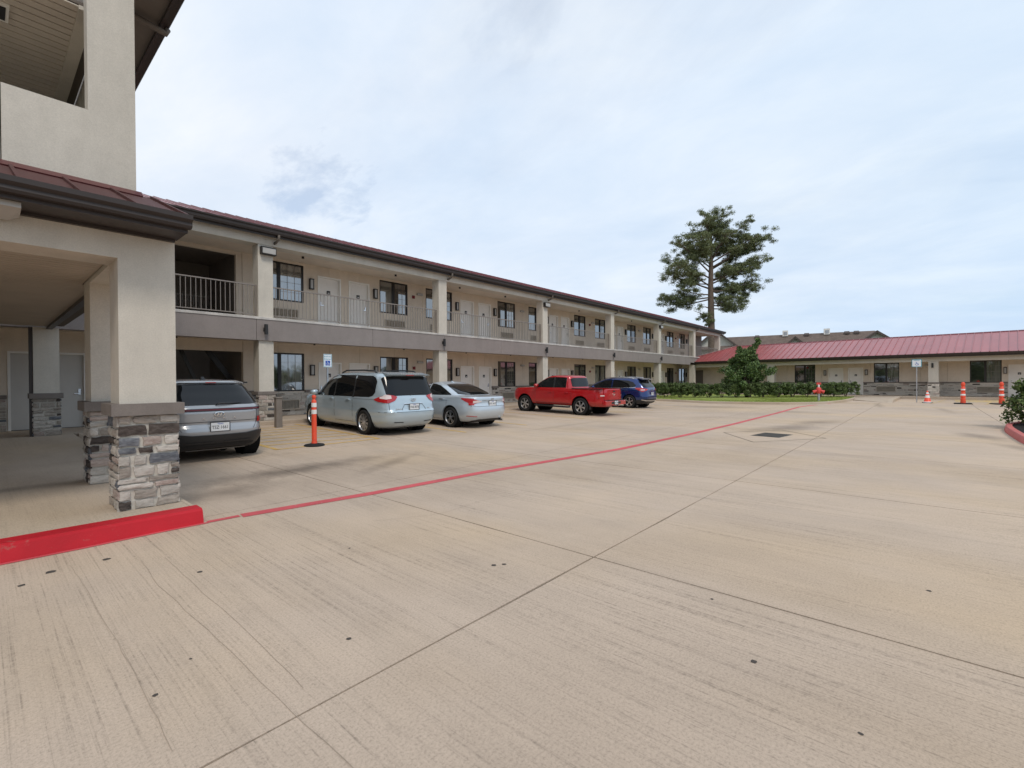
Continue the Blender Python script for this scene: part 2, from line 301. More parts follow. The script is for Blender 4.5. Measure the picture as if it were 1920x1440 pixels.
# ------------------------------------------------------------------ mesh helpers
def tag(o, label=None, cat=None, group=None, kind=None):
    if label: o['label'] = label
    if cat: o['category'] = cat
    if group: o['group'] = group
    if kind: o['kind'] = kind
    return o
def empty(name, loc=(0, 0, 0), rz=0, label=None, cat=None, group=None):
    o = bpy.data.objects.new(name, None); COL.objects.link(o); o.location = loc; o.rotation_euler = (0, 0, rz); o.empty_display_size = .3
    return tag(o, label, cat, group)
def link(name, me, mat, parent=None, smooth=False):
    if mat is not None and not me.materials:
        for q in (mat if isinstance(mat, (list, tuple)) else [mat]): me.materials.append(q)
    if smooth:
        me.polygons.foreach_set('use_smooth', [True] * len(me.polygons))
        if smooth is not True: me.set_sharp_from_angle(angle=R(smooth))
    o = bpy.data.objects.new(name, me); COL.objects.link(o)
    if parent is not None: o.parent = parent
    return o
class MB:
    def __init__(s): s.v = []; s.f = []; s.m = []
    def add(s, vs, fs, mi=0):
        n = len(s.v); s.v += [tuple(q) for q in vs]; s.f += [tuple(i + n for i in q) for q in fs]; s.m += [mi] * len(fs); return s
    def box(s, x0, x1, y0, y1, z0, z1, mi=0):
        return s.add([(x0, y0, z0), (x1, y0, z0), (x1, y1, z0), (x0, y1, z0), (x0, y0, z1), (x1, y0, z1), (x1, y1, z1), (x0, y1, z1)],
                     [(0, 3, 2, 1), (4, 5, 6, 7), (0, 1, 5, 4), (1, 2, 6, 5), (2, 3, 7, 6), (3, 0, 4, 7)], mi)
    def cbox(s, x0, x1, y0, y1, z0, z1, c=.01, mi=0):   # box with chamfered vertical and top edges
        pts = [(x0 + c, y0), (x1 - c, y0), (x1, y0 + c), (x1, y1 - c), (x1 - c, y1), (x0 + c, y1), (x0, y1 - c), (x0, y0 + c)]
        cx, cy = (x0 + x1) / 2, (y0 + y1) / 2
        k = lambda p: (p[0] + (c if p[0] < cx else -c), p[1] + (c if p[1] < cy else -c))
        vs = [(*p, z0) for p in pts] + [(*p, z1 - c) for p in pts] + [(*k(p), z1) for p in pts]
        fs = [tuple(range(7, -1, -1)), tuple(range(16, 24))]
        for r in (0, 8):
            for i in range(8): fs.append((r + i, r + (i + 1) % 8, r + 8 + (i + 1) % 8, r + 8 + i))
        return s.add(vs, fs, mi)
    def quad(s, a, b, c, d, mi=0): return s.add([a, b, c, d], [(0, 1, 2, 3)], mi)
    def ext(s, prof, axis, a0, a1, mi=0, cap=True):     # extrude a 2D outline (p,q) along an axis
        def mk(p, a):
            return {'x': (a, p[0], p[1]), 'y': (p[0], a, p[1]), 'z': (p[0], p[1], a)}[axis]
        n = len(prof); vs = [mk(p, a0) for p in prof] + [mk(p, a1) for p in prof]
        fs = [(i, (i + 1) % n, n + (i + 1) % n, n + i) for i in range(n)]
        if cap: fs += [tuple(range(n - 1, -1, -1)), tuple(range(n, 2 * n))]
        return s.add(vs, fs, mi)
    def tube(s, pts, rad, seg=8, mi=0, cap=True):
        pts = [Vector(p) for p in pts]; rs = rad if isinstance(rad, (list, tuple)) else [rad] * len(pts)
        rings = []; n0 = len(s.v); prev = None
        for i, p in enumerate(pts):
            d = (pts[min(i + 1, len(pts) - 1)] - pts[max(i - 1, 0)]).normalized()
            a = d.cross(Vector((0, 0, 1)) if abs(d.z) < .9 else Vector((1, 0, 0))).normalized()
            if prev is not None:
                a = (prev - d * prev.dot(d)).normalized()
            prev = a; b = d.cross(a)
            for k in range(seg):
                t = 2 * math.pi * k / seg; s.v.append(tuple(p + (a * math.cos(t) + b * math.sin(t)) * rs[i]))
        for i in range(len(pts) - 1):
            for k in range(seg):
                s.f.append((n0 + i * seg + k, n0 + i * seg + (k + 1) % seg, n0 + (i + 1) * seg + (k + 1) % seg, n0 + (i + 1) * seg + k)); s.m.append(mi)
        if cap:
            s.f.append(tuple(n0 + k for k in range(seg - 1, -1, -1))); s.m.append(mi)
            s.f.append(tuple(n0 + (len(pts) - 1) * seg + k for k in range(seg))); s.m.append(mi)
        return s
    def lathe(s, prof, seg=24, axis='z', org=(0, 0, 0), mi=0):   # prof: (radius, height)
        n0 = len(s.v)
        for r, h in prof:
            for k in range(seg):
                t = 2 * math.pi * k / seg; c, q = r * math.cos(t), r * math.sin(t)
                p = {'z': (c, q, h), 'x': (h, c, q), 'y': (c, h, q)}[axis]
                s.v.append((p[0] + org[0], p[1] + org[1], p[2] + org[2]))
        for i in range(len(prof) - 1):
            for k in range(seg):
                s.f.append((n0 + i * seg + k, n0 + i * seg + (k + 1) % seg, n0 + (i + 1) * seg + (k + 1) % seg, n0 + (i + 1) * seg + k)); s.m.append(mi)
        return s
    def mesh(s, name='mesh'):
        me = bpy.data.meshes.new(name); me.from_pydata(s.v, [], s.f); me.validate()
        if any(s.m) and len(s.m) == len(me.polygons): me.polygons.foreach_set('material_index', s.m)
        return me
    def build(s, name, mat, parent=None, smooth=False):
        me = s.mesh(name); bm = bmesh.new(); bm.from_mesh(me); bmesh.ops.recalc_face_normals(bm, faces=bm.faces); bm.to_mesh(me); bm.free()
        return link(name, me, mat, parent, smooth)
def text(name, body, size, mat, parent, loc, rot=(R(90), 0, 0), ext=.002, sx=1.0, align='CENTER'):
    cu = bpy.data.curves.new(name, 'FONT'); cu.body = body; cu.size = size; cu.extrude = ext; cu.align_x = align; cu.align_y = 'CENTER'; cu.resolution_u = 2
    tmp = bpy.data.objects.new('tmp_text', cu); COL.objects.link(tmp)
    me = bpy.data.meshes.new_from_object(tmp.evaluated_get(bpy.context.evaluated_depsgraph_get())); bpy.data.objects.remove(tmp)
    o = link(name, me, None, parent); me.materials.clear(); me.materials.append(mat)
    o.location = loc; o.rotation_euler = rot; o.scale = (sx, 1, 1)
    return o
def G(x, y):    # lot surface height: crossfall up to the walkways
    a = .12 * min(max((y - 10.1) / 5.7, 0), 1); b = .10 * min(max((x - 33) / 8, 0), 1)
    return max(a, b)
# ================================================================== THE SETTING
def disc(cx, cy, r, z, n=96): return [(cx + r * math.cos(2 * math.pi * i / n), cy + r * math.sin(2 * math.pi * i / n), z) for i in range(n)]
g_ = MB(); g_.add(disc(20, 10, 900, -.35), [tuple(range(96))]); o = g_.build('ground', FIELD); tag(o, kind='structure')
# lot: dark base sheet, concrete slabs with open joints on top
base = MB()
XS = [-16.3 + 3.95 * k for k in range(16)]; XS = [x + (3.44 - XS[5]) for x in XS]
YS = [-21.7, -17.7, -13.7, -9.8, -5.8, -1.85, 2.12, 6.05, 10.1, 14.0, 15.85]
for i in range(len(XS) - 1):
    for j in range(len(YS) - 1):
        c = [(XS[i + a], YS[j + b]) for a, b in ((0, 0), (1, 0), (1, 1), (0, 1))]
        base.quad(*[(x, y, G(x, y) - .012) for x, y in c])
lot = base.build('parking_lot', JOINT); tag(lot, kind='structure')
for i in range(len(XS) - 1):
    for j in range(len(YS) - 1):
        m = MB(); gp = .0075; x0, x1, y0, y1 = XS[i] + gp, XS[i + 1] - gp, YS[j] + gp, YS[j + 1] - gp
        # the edge of every joint wanders a little
        n = 6; top = []
        def ed(ax, ay, bx, by):
            for k in range(n):
                t = k / n; jx = random.uniform(-.0035, .0035) if k else 0; jy = random.uniform(-.0035, .0035) if k else 0
                top.append((ax + (bx - ax) * t + jx, ay + (by - ay) * t + jy))
        ed(x0, y0, x1, y0); ed(x1, y0, x1, y1); ed(x1, y1, x0, y1); ed(x0, y1, x0, y0)
        k = len(top); vs = [(x, y, G(x, y)) for x, y in top] + [(x, y, G(x, y) - .05) for x, y in top]
        m.add(vs, [tuple(range(k))] + [(a, k + a, k + (a + 1) % k, (a + 1) % k) for a in range(k)])
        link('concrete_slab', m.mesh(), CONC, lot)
def sheet(name, polys, mat, dz=.004, parent=None, sub=.6):
    m = MB()
    for p in polys:
        # split quads lengthways so they follow the lot surface
        a, b, c, d = p; L = max((Vector(b) - Vector(a)).length, .1); n = max(1, int(L / sub))
        for k in range(n):
            t0, t1 = k / n, (k + 1) / n
            q = [tuple(Vector(a).lerp(Vector(b), t0)), tuple(Vector(a).lerp(Vector(b), t1)), tuple(Vector(d).lerp(Vector(c), t1)), tuple(Vector(d).lerp(Vector(c), t0))]
            m.quad(*[(x, y, G(x, y) + dz) for x, y in q])
    o = m.build(name, mat, parent); return tag(o, kind='structure')
def strip(pts, w):
    out = []
    for i in range(len(pts) - 1):
        a, b = Vector(pts[i]), Vector(pts[i + 1])
        def nrm(k):
            p = Vector(pts[max(k - 1, 0)]); q = Vector(pts[min(k + 1, len(pts) - 1)]); d = (q - p).normalized(); return Vector((-d.y, d.x))
        n0, n1 = nrm(i) * w / 2, nrm(i + 1) * w / 2
        out.append((tuple(a - n0), tuple(b - n1), tuple(b + n1), tuple(a + n0)))
    return out
sheet('red_line', strip([(1.95, 5.78), (3.5, 5.58), (5.4, 5.46), (9.2, 5.0), (13, 4.88), (17.0, 4.86), (23, 4.95), (29.0, 5.12), (31.2, 4.9), (33.6, 4.35)], .165), REDL)
sheet('red_line', strip([(1.62, 5.80), (1.93, 5.79)], .09), REDL)
yl = strip([(4.3, 10.75), (6.95, 10.70)], .10) + strip([(4.35, 10.72), (4.35, 15.6)], .10) + strip([(6.9, 10.72), (6.9, 15.6)], .10)
for k in range(7):
    y = 11.5 + k * .62
    yl += strip([(4.42, y), (6.83, y - .35 + .1 * (k % 2))], .09)
sheet('yellow_line', yl, YELL)
for k, x in enumerate([9.42, 12.2, 15.7, 19.6, 22.0, 25.4, 28.1]):
    sheet('yellow_line', strip([(x, 10.1), (x, 15.6)], .10), YELL)
# pooled yellow paint by the far ramp
sheet('yellow_line', [((38.6, -1.3), (41.4, -1.3), (41.4, -4.6), (38.9, -4.4))], YELF)
for k in range(5): sheet('yellow_line', strip([(36.2, -.2 - k * 1.1), (41.0, -.9 - k * 1.1)], .10), YELF, dz=.008)
# long-wing walkway and kerb
m = MB(); m.add([], [])
prof = [(15.85, -.02), (15.85, .235), (15.87, .25), (16.02, .25), (16.02, -.02)]
m.ext(prof, 'x', 1.66, 47.0); o = m.build('kerb', CONC2); tag(o, kind='structure')
m = MB(); m.box(-9, 46.9, 16.02, 18.2, -.02, .252); o = m.build('walkway', CONC2); tag(o, kind='structure')
# far-wing frame: u runs right along the wing, v runs away from the camera
FW = Vector((44.26, -3.95, 0)); FA = R(84.61 - 180)
def fw(u, v, z=0):
    return (FW.x + u * math.cos(FA) - v * math.sin(FA), FW.y + u * math.sin(FA) + v * math.cos(FA), z)
m = MB(); m.add([fw(-20.5, -3.0, .25), fw(14, -3.0, .25), fw(14, .1, .25), fw(-20.5, .1, .25), fw(-20.5, -3.0, -.05), fw(14, -3.0, -.05), fw(14, .1, -.05), fw(-20.5, .1, -.05)],
              [(0, 1, 2, 3), (4, 5, 1, 0), (5, 6, 2, 1), (7, 4, 0, 3)]); o = m.build('walkway', CONC2); tag(o, kind='structure')
m = MB(); m.add([(35.9, 1.55, .03), (35.9, 1.80, .03), (36.9, 1.53, .19), (36.9, 1.78, .19), (41.6, 1.35, .26), (41.6, 1.6, .26), (35.9, 1.55, -.05), (35.9, 1.80, -.05), (41.6, 1.35, -.05), (41.6, 1.6, -.05)],
              [(0, 2, 3, 1), (2, 4, 5, 3), (0, 6, 8, 4, 2), (1, 3, 5, 9, 7), (0, 1, 7, 6)]); o = m.build('kerb', CONC2); tag(o, kind='structure')
m = MB(); m.add([(36.2, 1.78, .04), (41.35, 1.6, .246), (41.0, 6.5, .25), (38.2, 3.75, .07)], [(0, 1, 2, 3)]); m.v = [tuple(v) for v in m.v]; o = m.build('ramp', CONC2); tag(o, kind='structure')
# lawn with kerb
KP = [(29.6, 17.6), (30.2, 15.6), (30.3, 13.0), (30.15, 10.8), (30.3, 9.0), (30.9, 7.0), (31.7, 5.6), (33.2, 4.5), (35.5, 3.9), (38.0, 3.65), (40.3, 3.6)]
def sm(pts, k=6):
    out = []
    for i in range(len(pts) - 1):
        p0, p1, p2, p3 = [Vector(pts[min(max(i + d, 0), len(pts) - 1)]) for d in (-1, 0, 1, 2)]
        for j in range(k):
            t = j / k; out.append(tuple(.5 * ((2 * p1) + (-p0 + p2) * t + (2 * p0 - 5 * p1 + 4 * p2 - p3) * t * t + (-p0 + 3 * p1 - 3 * p2 + p3) * t ** 3)))
    out.append(tuple(pts[-1])); return out
KS = sm(KP)
def off(pts, d):
    out = []
    for i in range(len(pts)):
        a = Vector(pts[max(i - 1, 0)]); b = Vector(pts[min(i + 1, len(pts) - 1)]); t = (b - a).normalized(); out.append((pts[i][0] - t.y * d, pts[i][1] + t.x * d))
    return out
def kerb(name, pts, w, h, mat, z0=-.02, side=1, gfun=G, batter=.02):
    m = MB(); a = pts; b = off(pts, w * side); a2 = off(pts, batter * side); n = len(pts); vs = []
    for i in range(n):
        g = gfun(*pts[i]); vs += [(*a[i], z0 + g), (*a2[i], h - .02 + g), (*off(pts, (batter + .02) * side)[i], h + g), (*b[i], h + g), (*b[i], z0 + g)]
    fs = []
    for i in range(n - 1):
        for k in range(4): fs.append((i * 5 + k, (i + 1) * 5 + k, (i + 1) * 5 + k + 1, i * 5 + k + 1))
    fs += [(0, 1, 2, 3, 4), tuple((n - 1) * 5 + k for k in (4, 3, 2, 1, 0))]
    m.add(vs, fs); o = m.build(name, mat, None, 35); return tag(o, kind='structure')
kerb('kerb', KS, .15, .14, CONC2)
inner = off(KS, .14)
m = MB(); poly = [(x, y, .13 + G(x, y)) for x, y in inner] + [(*fw(-8.4, -3.0)[:2], .24), (*fw(-20.4, -3.0)[:2], .24)]
m.add(poly, [tuple(range(len(poly)))]); o = m.build('lawn', GRASSM); tag(o, kind='structure')
from mathutils.geometry import tessellate_polygon
def blades(name, pts_fn, n, hmin, hmax, wd, mat, kind='stuff'):
    P = np.array([pts_fn() for _ in range(n)]); a = RS.rand(n) * 6.28; h = hmin + RS.rand(n) * (hmax - hmin); lean = (RS.rand(n, 2) - .5) * .6
    dx, dy = np.cos(a) * wd, np.sin(a) * wd
    V = np.zeros((n, 3, 3)); V[:, 0] = P; V[:, 1] = P; V[:, 2] = P
    V[:, 0, 0] -= dx; V[:, 0, 1] -= dy; V[:, 1, 0] += dx; V[:, 1, 1] += dy
    V[:, 2, 0] += lean[:, 0] * h; V[:, 2, 1] += lean[:, 1] * h; V[:, 2, 2] += h
    return fastmesh(name, V.reshape(-1, 3), 3, n, mat)
def fastmesh(name, V, k, n, mat, parent=None):
    me = bpy.data.meshes.new(name); me.vertices.add(len(V)); me.vertices.foreach_set('co', V.astype(np.float32).ravel())
    me.loops.add(n * k); me.loops.foreach_set('vertex_index', np.arange(n * k, dtype=np.int32)); me.polygons.add(n)
    me.polygons.foreach_set('loop_start', np.arange(0, n * k, k, dtype=np.int32)); me.update(); me.validate()
    return link(name, me, mat, parent)
def lawn_pt():
    i = random.random() * (len(KS) - 1.01); k = int(i); t = i - k; d = .15 + random.random() ** .9 * 5.5
    x = KS[k][0] * (1 - t) + KS[k + 1][0] * t; y = KS[k][1] * (1 - t) + KS[k + 1][1] * t
    a = Vector(KS[k]); b = Vector(KS[k + 1]); q = (b - a).normalized(); x -= q.y * d; y += q.x * d
    return (x, y, .13 + G(x, y))
o = blades('grass', lawn_pt, 42000, .03, .09, .012, GRASSM); tag(o, 'short green grass on the kerbed lawn in front of the hedge', 'grass', kind='stuff')

# ------------------------------------------------------------------ stone veneer
def stone_mesh(w, h, d, nx=3, nz=2, rnd=.5):
    # block from (0,0,0): front faces -Y, face roughened and pillowed
    ci = min(.014, h * .18); vs = []
    for k in range(nz + 1):
        for i in range(nx + 1):
            x = w * i / nx; z = h * k / nz; ed = (i in (0, nx)) + (k in (0, nz))
            jx = random.uniform(-1, 1) * min(.012, w * .05); jz = random.uniform(-1, 1) * min(.007, h * .07)
            if i == 0: x += ci
            if i == nx: x -= ci
            if k == 0: z += ci * .6
            if k == nz: z -= ci * .6
            y = -d + (.008 if ed else 0) + random.uniform(-.007, .007) * rnd * 2
            vs.append((x + jx, y, z + jz))
    nf = (nx + 1) * (nz + 1); fs = []
    for k in range(nz):
        for i in range(nx): a = k * (nx + 1) + i; fs.append((a, a + 1, a + nx + 2, a + nx + 1))
    loop = [i for i in range(nx + 1)] + [(k) * (nx + 1) + nx for k in range(1, nz + 1)] + [nz * (nx + 1) + i for i in range(nx - 1, -1, -1)] + [k * (nx + 1) for k in range(nz - 1, 0, -1)]
    for idx in loop:
        x, y, z = vs[idx]; vs.append((min(max(x, .003), w - .003), .0, min(max(z, .003), h - .003)))
    n = len(loop)
    for q in range(n): fs.append((loop[q], nf + q, nf + (q + 1) % n, loop[(q + 1) % n]))
    return vs, fs
def veneer(parent, org, ang, width, height, d=.045, parts=True, rows=(.06, .15), lens=(.13, .42), name='stone', ends=0.0, nxz=(3, 2)):
    """org: lower left corner, ang: turn about Z (0 = facing -Y). Stones stand proud of a mortar core."""
    ca, sa = math.cos(ang), math.sin(ang)
    z = 0; cnt = 0; buf = {}
    hs = []
    while z < height - .02:
        h = random.uniform(*rows)
        if height - z - h < rows[0]: h = height - z
        hs.append((z, h)); z += h
    for z, h in hs:
        x = -ends; X1 = width + ends
        while x < X1 - .01:
            L = random.uniform(*lens) * (1.15 if h < .09 else .9)
            if X1 - x - L < lens[0] * .7: L = X1 - x
            split = h > .125 and random.random() < .3
            for (zz, hh) in ([(z, h * .5), (z + h * .5, h * .5)] if split else [(z, h)]):
                gp = .004 if parts else .008; dd = d * random.uniform(.94, 1.06)
                vs, fs = stone_mesh(L - 2 * gp, hh - 2 * gp, dd, *nxz)
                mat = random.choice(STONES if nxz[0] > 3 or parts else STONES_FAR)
                vs = [(v[0] + x + gp, v[1], v[2] + zz + gp) for v in vs]
                W_ = [(org[0] + v[0] * ca - v[1] * sa, org[1] + v[0] * sa + v[1] * ca, org[2] + v[2]) for v in vs]
                if parts:
                    m = MB(); m.add(W_, fs); link(name, m.mesh(), mat, parent, 50)
                else: buf.setdefault(mat.name, MB()).add(W_, fs)
                cnt += 1
            x += L
    return buf
def merge_buf(bufs, name, parent):
    mats = []; m = MB()
    for b in bufs:
        for k, q in b.items():
            if MATS[k] not in mats: mats.append(MATS[k])
            m.add(q.v, q.f, mats.index(MATS[k]))
    if not m.v: return
    me = m.mesh(); o = link(name, me, mats, parent, 50); tag(o, kind='stuff'); return o
def column_base(parent, x0, x1, y0, y1, z0, z1, faces, near=True, rows=(.06, .15), lens=(.13, .34)):
    """mortar core + stones on named faces; returns buffers for the joined far faces"""
    m = MB(); m.box(x0, x1, y0, y1, z0, z1); core = m.build('mortar_core', MORTAR, parent)
    bufs = []
    F = {'f': ((x0, y0), 0, x1 - x0), 'r': ((x1, y0), R(90), y1 - y0), 'b': ((x1, y1), R(180), x1 - x0), 'l': ((x0, y1), R(270), y1 - y0)}
    for k, (o_, a, w) in F.items():
        bufs.append(veneer(parent, (o_[0], o_[1], z0), a, w, z1 - z0, parts=(k in faces and near), rows=rows, lens=lens, ends=.029, d=.030, nxz=(4, 2) if near else (1, 1)))
    merge_buf(bufs, 'stone', parent)

# ------------------------------------------------------------------ openings, doors, windows (local frame: x right, y away, z up; wall face at y=0)
def wall_panel(parent, x0, x1, z0, z1, holes, mat, seams=(), y=0.0, name='wall_panel', depth=.14):
    xs = sorted({x0, x1, *[max(min(h[0], x1), x0) for h in holes], *[max(min(h[1], x1), x0) for h in holes]}); zs = sorted({z0, z1, *[max(min(h[2], z1), z0) for h in holes], *[max(min(h[3], z1), z0) for h in holes]})
    m = MB()
    for i in range(len(xs) - 1):
        for k in range(len(zs) - 1):
            cx_, cz_ = (xs[i] + xs[i + 1]) / 2, (zs[k] + zs[k + 1]) / 2
            if xs[i + 1] - xs[i] < 1e-5 or zs[k + 1] - zs[k] < 1e-5: continue
            if any(h[0] < cx_ < h[1] and h[2] < cz_ < h[3] for h in holes): continue
            a, b, c, d = xs[i], xs[i + 1], zs[k], zs[k + 1]
            m.quad((a, y, c), (b, y, c), (b, y, d), (a, y, d)); m.quad((b, y + depth, c), (a, y + depth, c), (a, y + depth, d), (b, y + depth, d))
    for h in holes:
        a, b, c, d = max(h[0], x0), min(h[1], x1), max(h[2], z0), min(h[3], z1)
        if a >= b: continue
        if h[0] >= x0: m.quad((a, y, c), (a, y, d), (a, y + depth, d), (a, y + depth, c))
        if h[1] <= x1: m.quad((b, y, d), (b, y, c), (b, y + depth, c), (b, y + depth, d))
        m.quad((a, y, d), (b, y, d), (b, y + depth, d), (a, y + depth, d)); m.quad((b, y, c), (a, y, c), (a, y + depth, c), (b, y + depth, c))
    for k in range(len(zs) - 1):
        c, d = zs[k], zs[k + 1]
        if not any(h[0] < x0 + 1e-4 < h[1] and h[2] < (c + d) / 2 < h[3] for h in holes): m.quad((x0, y, c), (x0, y + depth, c), (x0, y + depth, d), (x0, y, d))
        if not any(h[0] < x1 - 1e-4 < h[1] and h[2] < (c + d) / 2 < h[3] for h in holes): m.quad((x1, y + depth, c), (x1, y, c), (x1, y, d), (x1, y + depth, d))
    return m.build(name, mat, parent)
def window(parent, x0, x1, z0, z1, near=True, swap=False):
    m = MB(); t = .055; y0, y1 = .02, .08; xm = (x0 + x1) / 2
    m.box(x0, x0 + t, y0, y1, z0, z1); m.box(x1 - t, x1, y0, y1, z0, z1); m.box(x0 + t, x1 - t, y0, y1, z1 - t, z1); m.box(x0 + t, x1 - t, y0, y1, z0, z0 + t)
    m.box(xm - .06, xm + .05, y0 - .008, y1, z0 + t, z1 - t)
    f = m.build('window', BRONZE, parent)
    for s, (a, b) in enumerate([(x0 + t, xm - .06), (xm + .05, x1 - t)]):
        p = MB().box(a, b, .055 + .012 * s, .062 + .012 * s, z0 + t, z1 - t).build('pane', (random.choice([GL_C, GL_C, GL_L]) if (s == 1) != swap else random.choice([GL_D, GL_D, GL_D, GL_C])), f)
    if near:
        g = MB(); a, b = xm + .05, x1 - t
        for k in range(1, 3): xx = a + (b - a) * k / 3; g.box(xx - .004, xx + .004, .052, .0665, z0 + t, z1 - t)
        for k in range(1, 4): zz = z0 + (z1 - z0) * k / 4; g.box(a, b, .0535, .066, zz - .004, zz + .004)
        g.build('glazing_bar', RAILM, f)
    return f
def door(parent, x0, x1, z0, z1, handle='r', mat=None, plaque=True, fine=True):
    fm = MB(); t = .055
    fm.box(x0, x0 + t, -.02, .13, z0, z1); fm.box(x1 - t, x1, -.02, .13, z0, z1); fm.box(x0 + t, x1 - t, -.02, .13, z1 - t, z1)
    d = fm.build('door', WHITE, parent)
    lf = MB(); lf.box(x0 + t, x1 - t, .095, .128, z0 + .012, z1 - t)
    w = x1 - x0 - 2 * t
    if fine:   # pressed panels
        for (pz0, pz1) in ((z0 + .22, z0 + .95), (z0 + 1.10, z0 + 1.88)):
            lf.box(x0 + t + .13, x1 - t - .13, .089, .0952, pz0, pz0 + .018); lf.box(x0 + t + .13, x1 - t - .13, .089, .0952, pz1 - .018, pz1)
            lf.box(x0 + t + .13, x0 + t + .148, .089, .0952, pz0 + .018, pz1 - .018); lf.box(x1 - t - .148, x1 - t - .13, .089, .0952, pz0 + .018, pz1 - .018)
    lf.build('leaf', DOORM if mat is None else mat, d)
    MB().box(x0 + t, x1 - t, .06, .128, z0 - .002, z0 + .014).build('threshold', BLACK, d)
    hx = x1 - t - .09 if handle == 'r' else x0 + t + .09
    if handle:
        h = MB(); h.box(hx - .025, hx + .025, .062, .095, z0 + .93, z0 + 1.10); h.box(hx - (.12 if handle == 'r' else -.01), hx + (.01 if handle == 'r' else .12), .035, .058, z0 + .95, z0 + .975); h.box(hx - .012, hx + .012, .05, .07, z0 + .95, z0 + .975)
        h.build('handle', CHROME, d)
    if plaque:
        xm = (x0 + x1) / 2; q = MB(); q.cbox(xm - .075, xm + .075, .078, .0945, z0 + 1.44, z0 + 1.58, .01); q.box(xm - .05, xm + .05, .074, .078, z0 + 1.535, z0 + 1.55); q.build('number_plate', BRONZE, d)
        MB().box(xm - .035, xm + .035, .0745, .0775, z0 + 1.47, z0 + 1.50).build('plate_lettering', REFL, d)
    return d
def sconce(parent, x, z):
    m = MB(); m.box(x - .07, x + .07, -.04, 0, z - .21, z + .21); m.box(x - .085, x + .085, -.13, -.04, z + .17, z + .21); m.box(x - .085, x + .085, -.13, -.04, z - .21, z - .17)
    for sx in (-1, 1): m.box(x + sx * .07 - .012, x + sx * .07 + .012, -.125, -.04, z - .17, z + .17)
    s = m.build('wall_lamp', BRONZE, parent); MB().box(x - .05, x + .05, -.11, -.042, z - .168, z + .168).build('lamp_glass', LAMPG, s)
def grille(parent, x0, x1, z0, z1, y=-.03):
    m = MB(); t = .03; m.box(x0, x1, y, y + .09, z0, z0 + t); m.box(x0, x1, y, y + .09, z1 - t, z1); m.box(x0, x0 + t, y, y + .09, z0 + t, z1 - t); m.box(x1 - t, x1, y, y + .09, z0 + t, z1 - t)
    g = m.build('air_conditioner_grille', LOUV, parent)
    MB().box(x0 + t, x1 - t, y + .07, y + .085, z0 + t, z1 - t).build('backing', RAILM, g)
    s = MB(); n = 11
    for k in range(n):
        zz = z0 + t + (z1 - z0 - 2 * t) * (k + .5) / n; s.add([(x0 + t, y + .008, zz - .012), (x1 - t, y + .008, zz - .012), (x1 - t, y + .05, zz + .010), (x0 + t, y + .05, zz + .010)], [(0, 1, 2, 3)])
        s.add([(x0 + t, y + .008, zz - .006), (x1 - t, y + .008, zz - .006), (x1 - t, y + .05, zz + .016), (x0 + t, y + .05, zz + .016)], [(3, 2, 1, 0)])
    for k in range(1, 9): xx = x0 + (x1 - x0) * k / 9; s.box(xx - .004, xx + .004, y + .004, y + .01, z0 + t, z1 - t)
    s.build('louvre', LOUV, g)
def emlight(parent, x, z):
    m = MB(); m.cbox(x - .16, x + .16, -.09, 0, z - .05, z + .05, .012); m.build('emergency_light', LAMPG, parent)
def bell(parent, x, z):
    m = MB(); m.cbox(x - .07, x + .07, -.06, 0, z - .07, z + .07, .01); m.lathe([(0, -.10), (.035, -.095), (.05, -.06)], 12, 'y', (x, 0, z)); m.build('fire_alarm_horn', REDALARM, parent)
def spot(parent, x, y, z, s=1):     # up-down cylinder lamp on an arm
    m = MB(); m.lathe([(0, -.16), (.055, -.16), (.055, .16), (0, .16)], 14, 'z', (x, y - .11, z)); m.box(x - .02, x + .02, y - .08, y, z - .03, z + .03); m.cbox(x - .05, x + .05, y - .02, y, z - .06, z + .06, .008); m.build('cylinder_lamp', BLACK, parent, 40)
def flood(parent, x, y, z):
    m = MB(); m.box(x - .23, x + .23, y - .16, y, z - .11, z + .13); f = m.build('flood_lamp', BRONZE, parent); MB().box(x - .20, x + .20, y - .175, y - .162, z - .085, z + .085).build('lamp_glass', LAMPG, f)

# ================================================================== LONG TWO-STOREY WING (local y=0 is its wall face, world Y 18.1)
WG = empty('motel_wing', (0, 18.1, 0), 0, 'long two-storey beige motel wing with open walkways, stone wainscot and red metal roof', 'building')
F1, F2, HEAD1, HEAD2 = .25, 3.6, 2.95, 6.08
YF = -2.0
cols = [5.99, 13.45, 20.92, 28.5, 36.1, 43.65, 50.62]
BW = .46
# per bay: windows, doors, lamps, grilles, alarms, seams
wins = [(6.55, 8.38), (11.75, 13.25), (14.30, 15.98), (19.35, 20.86), (22.09, 23.62), (27.0, 28.45), (29.7, 31.2), (34.6, 36.1), (37.45, 38.95), (42.3, 43.85), (45.15, 46.65)]
doors = [(8.94, 9.92, 'l'), (10.27, 11.24, 'r'), (16.53, 17.48, 'l'), (17.84, 18.80, 'r'), (24.15, 25.12, 'l'), (25.47, 26.40, 'r'), (31.75, 32.7, 'l'), (33.0, 33.93, 'r'), (39.5, 40.45, 'l'), (40.75, 41.7, 'r')]
lamps = [8.66, 11.50, 16.26, 19.07, 23.88, 26.68, 31.48, 34.27, 39.22, 42.0, 46.95]
acs = [(7.05, 8.15), (12.0, 13.07), (14.55, 15.62), (19.6, 20.65), (22.3, 23.35), (27.2, 28.2), (29.95, 31.0), (34.8, 35.85), (37.65, 38.7), (42.5, 43.5), (45.4, 46.4)]
seams = [6.2, 7.4, 9.42, 10.76, 12.5, 14.1, 15.2, 17.0, 18.3, 20.1, 21.5, 23.0, 24.6, 26.0, 27.7, 29.4, 30.9, 32.3, 33.5, 35.2, 36.9, 38.3, 40.0, 41.3, 43.0, 44.5, 45.9, 47.4]
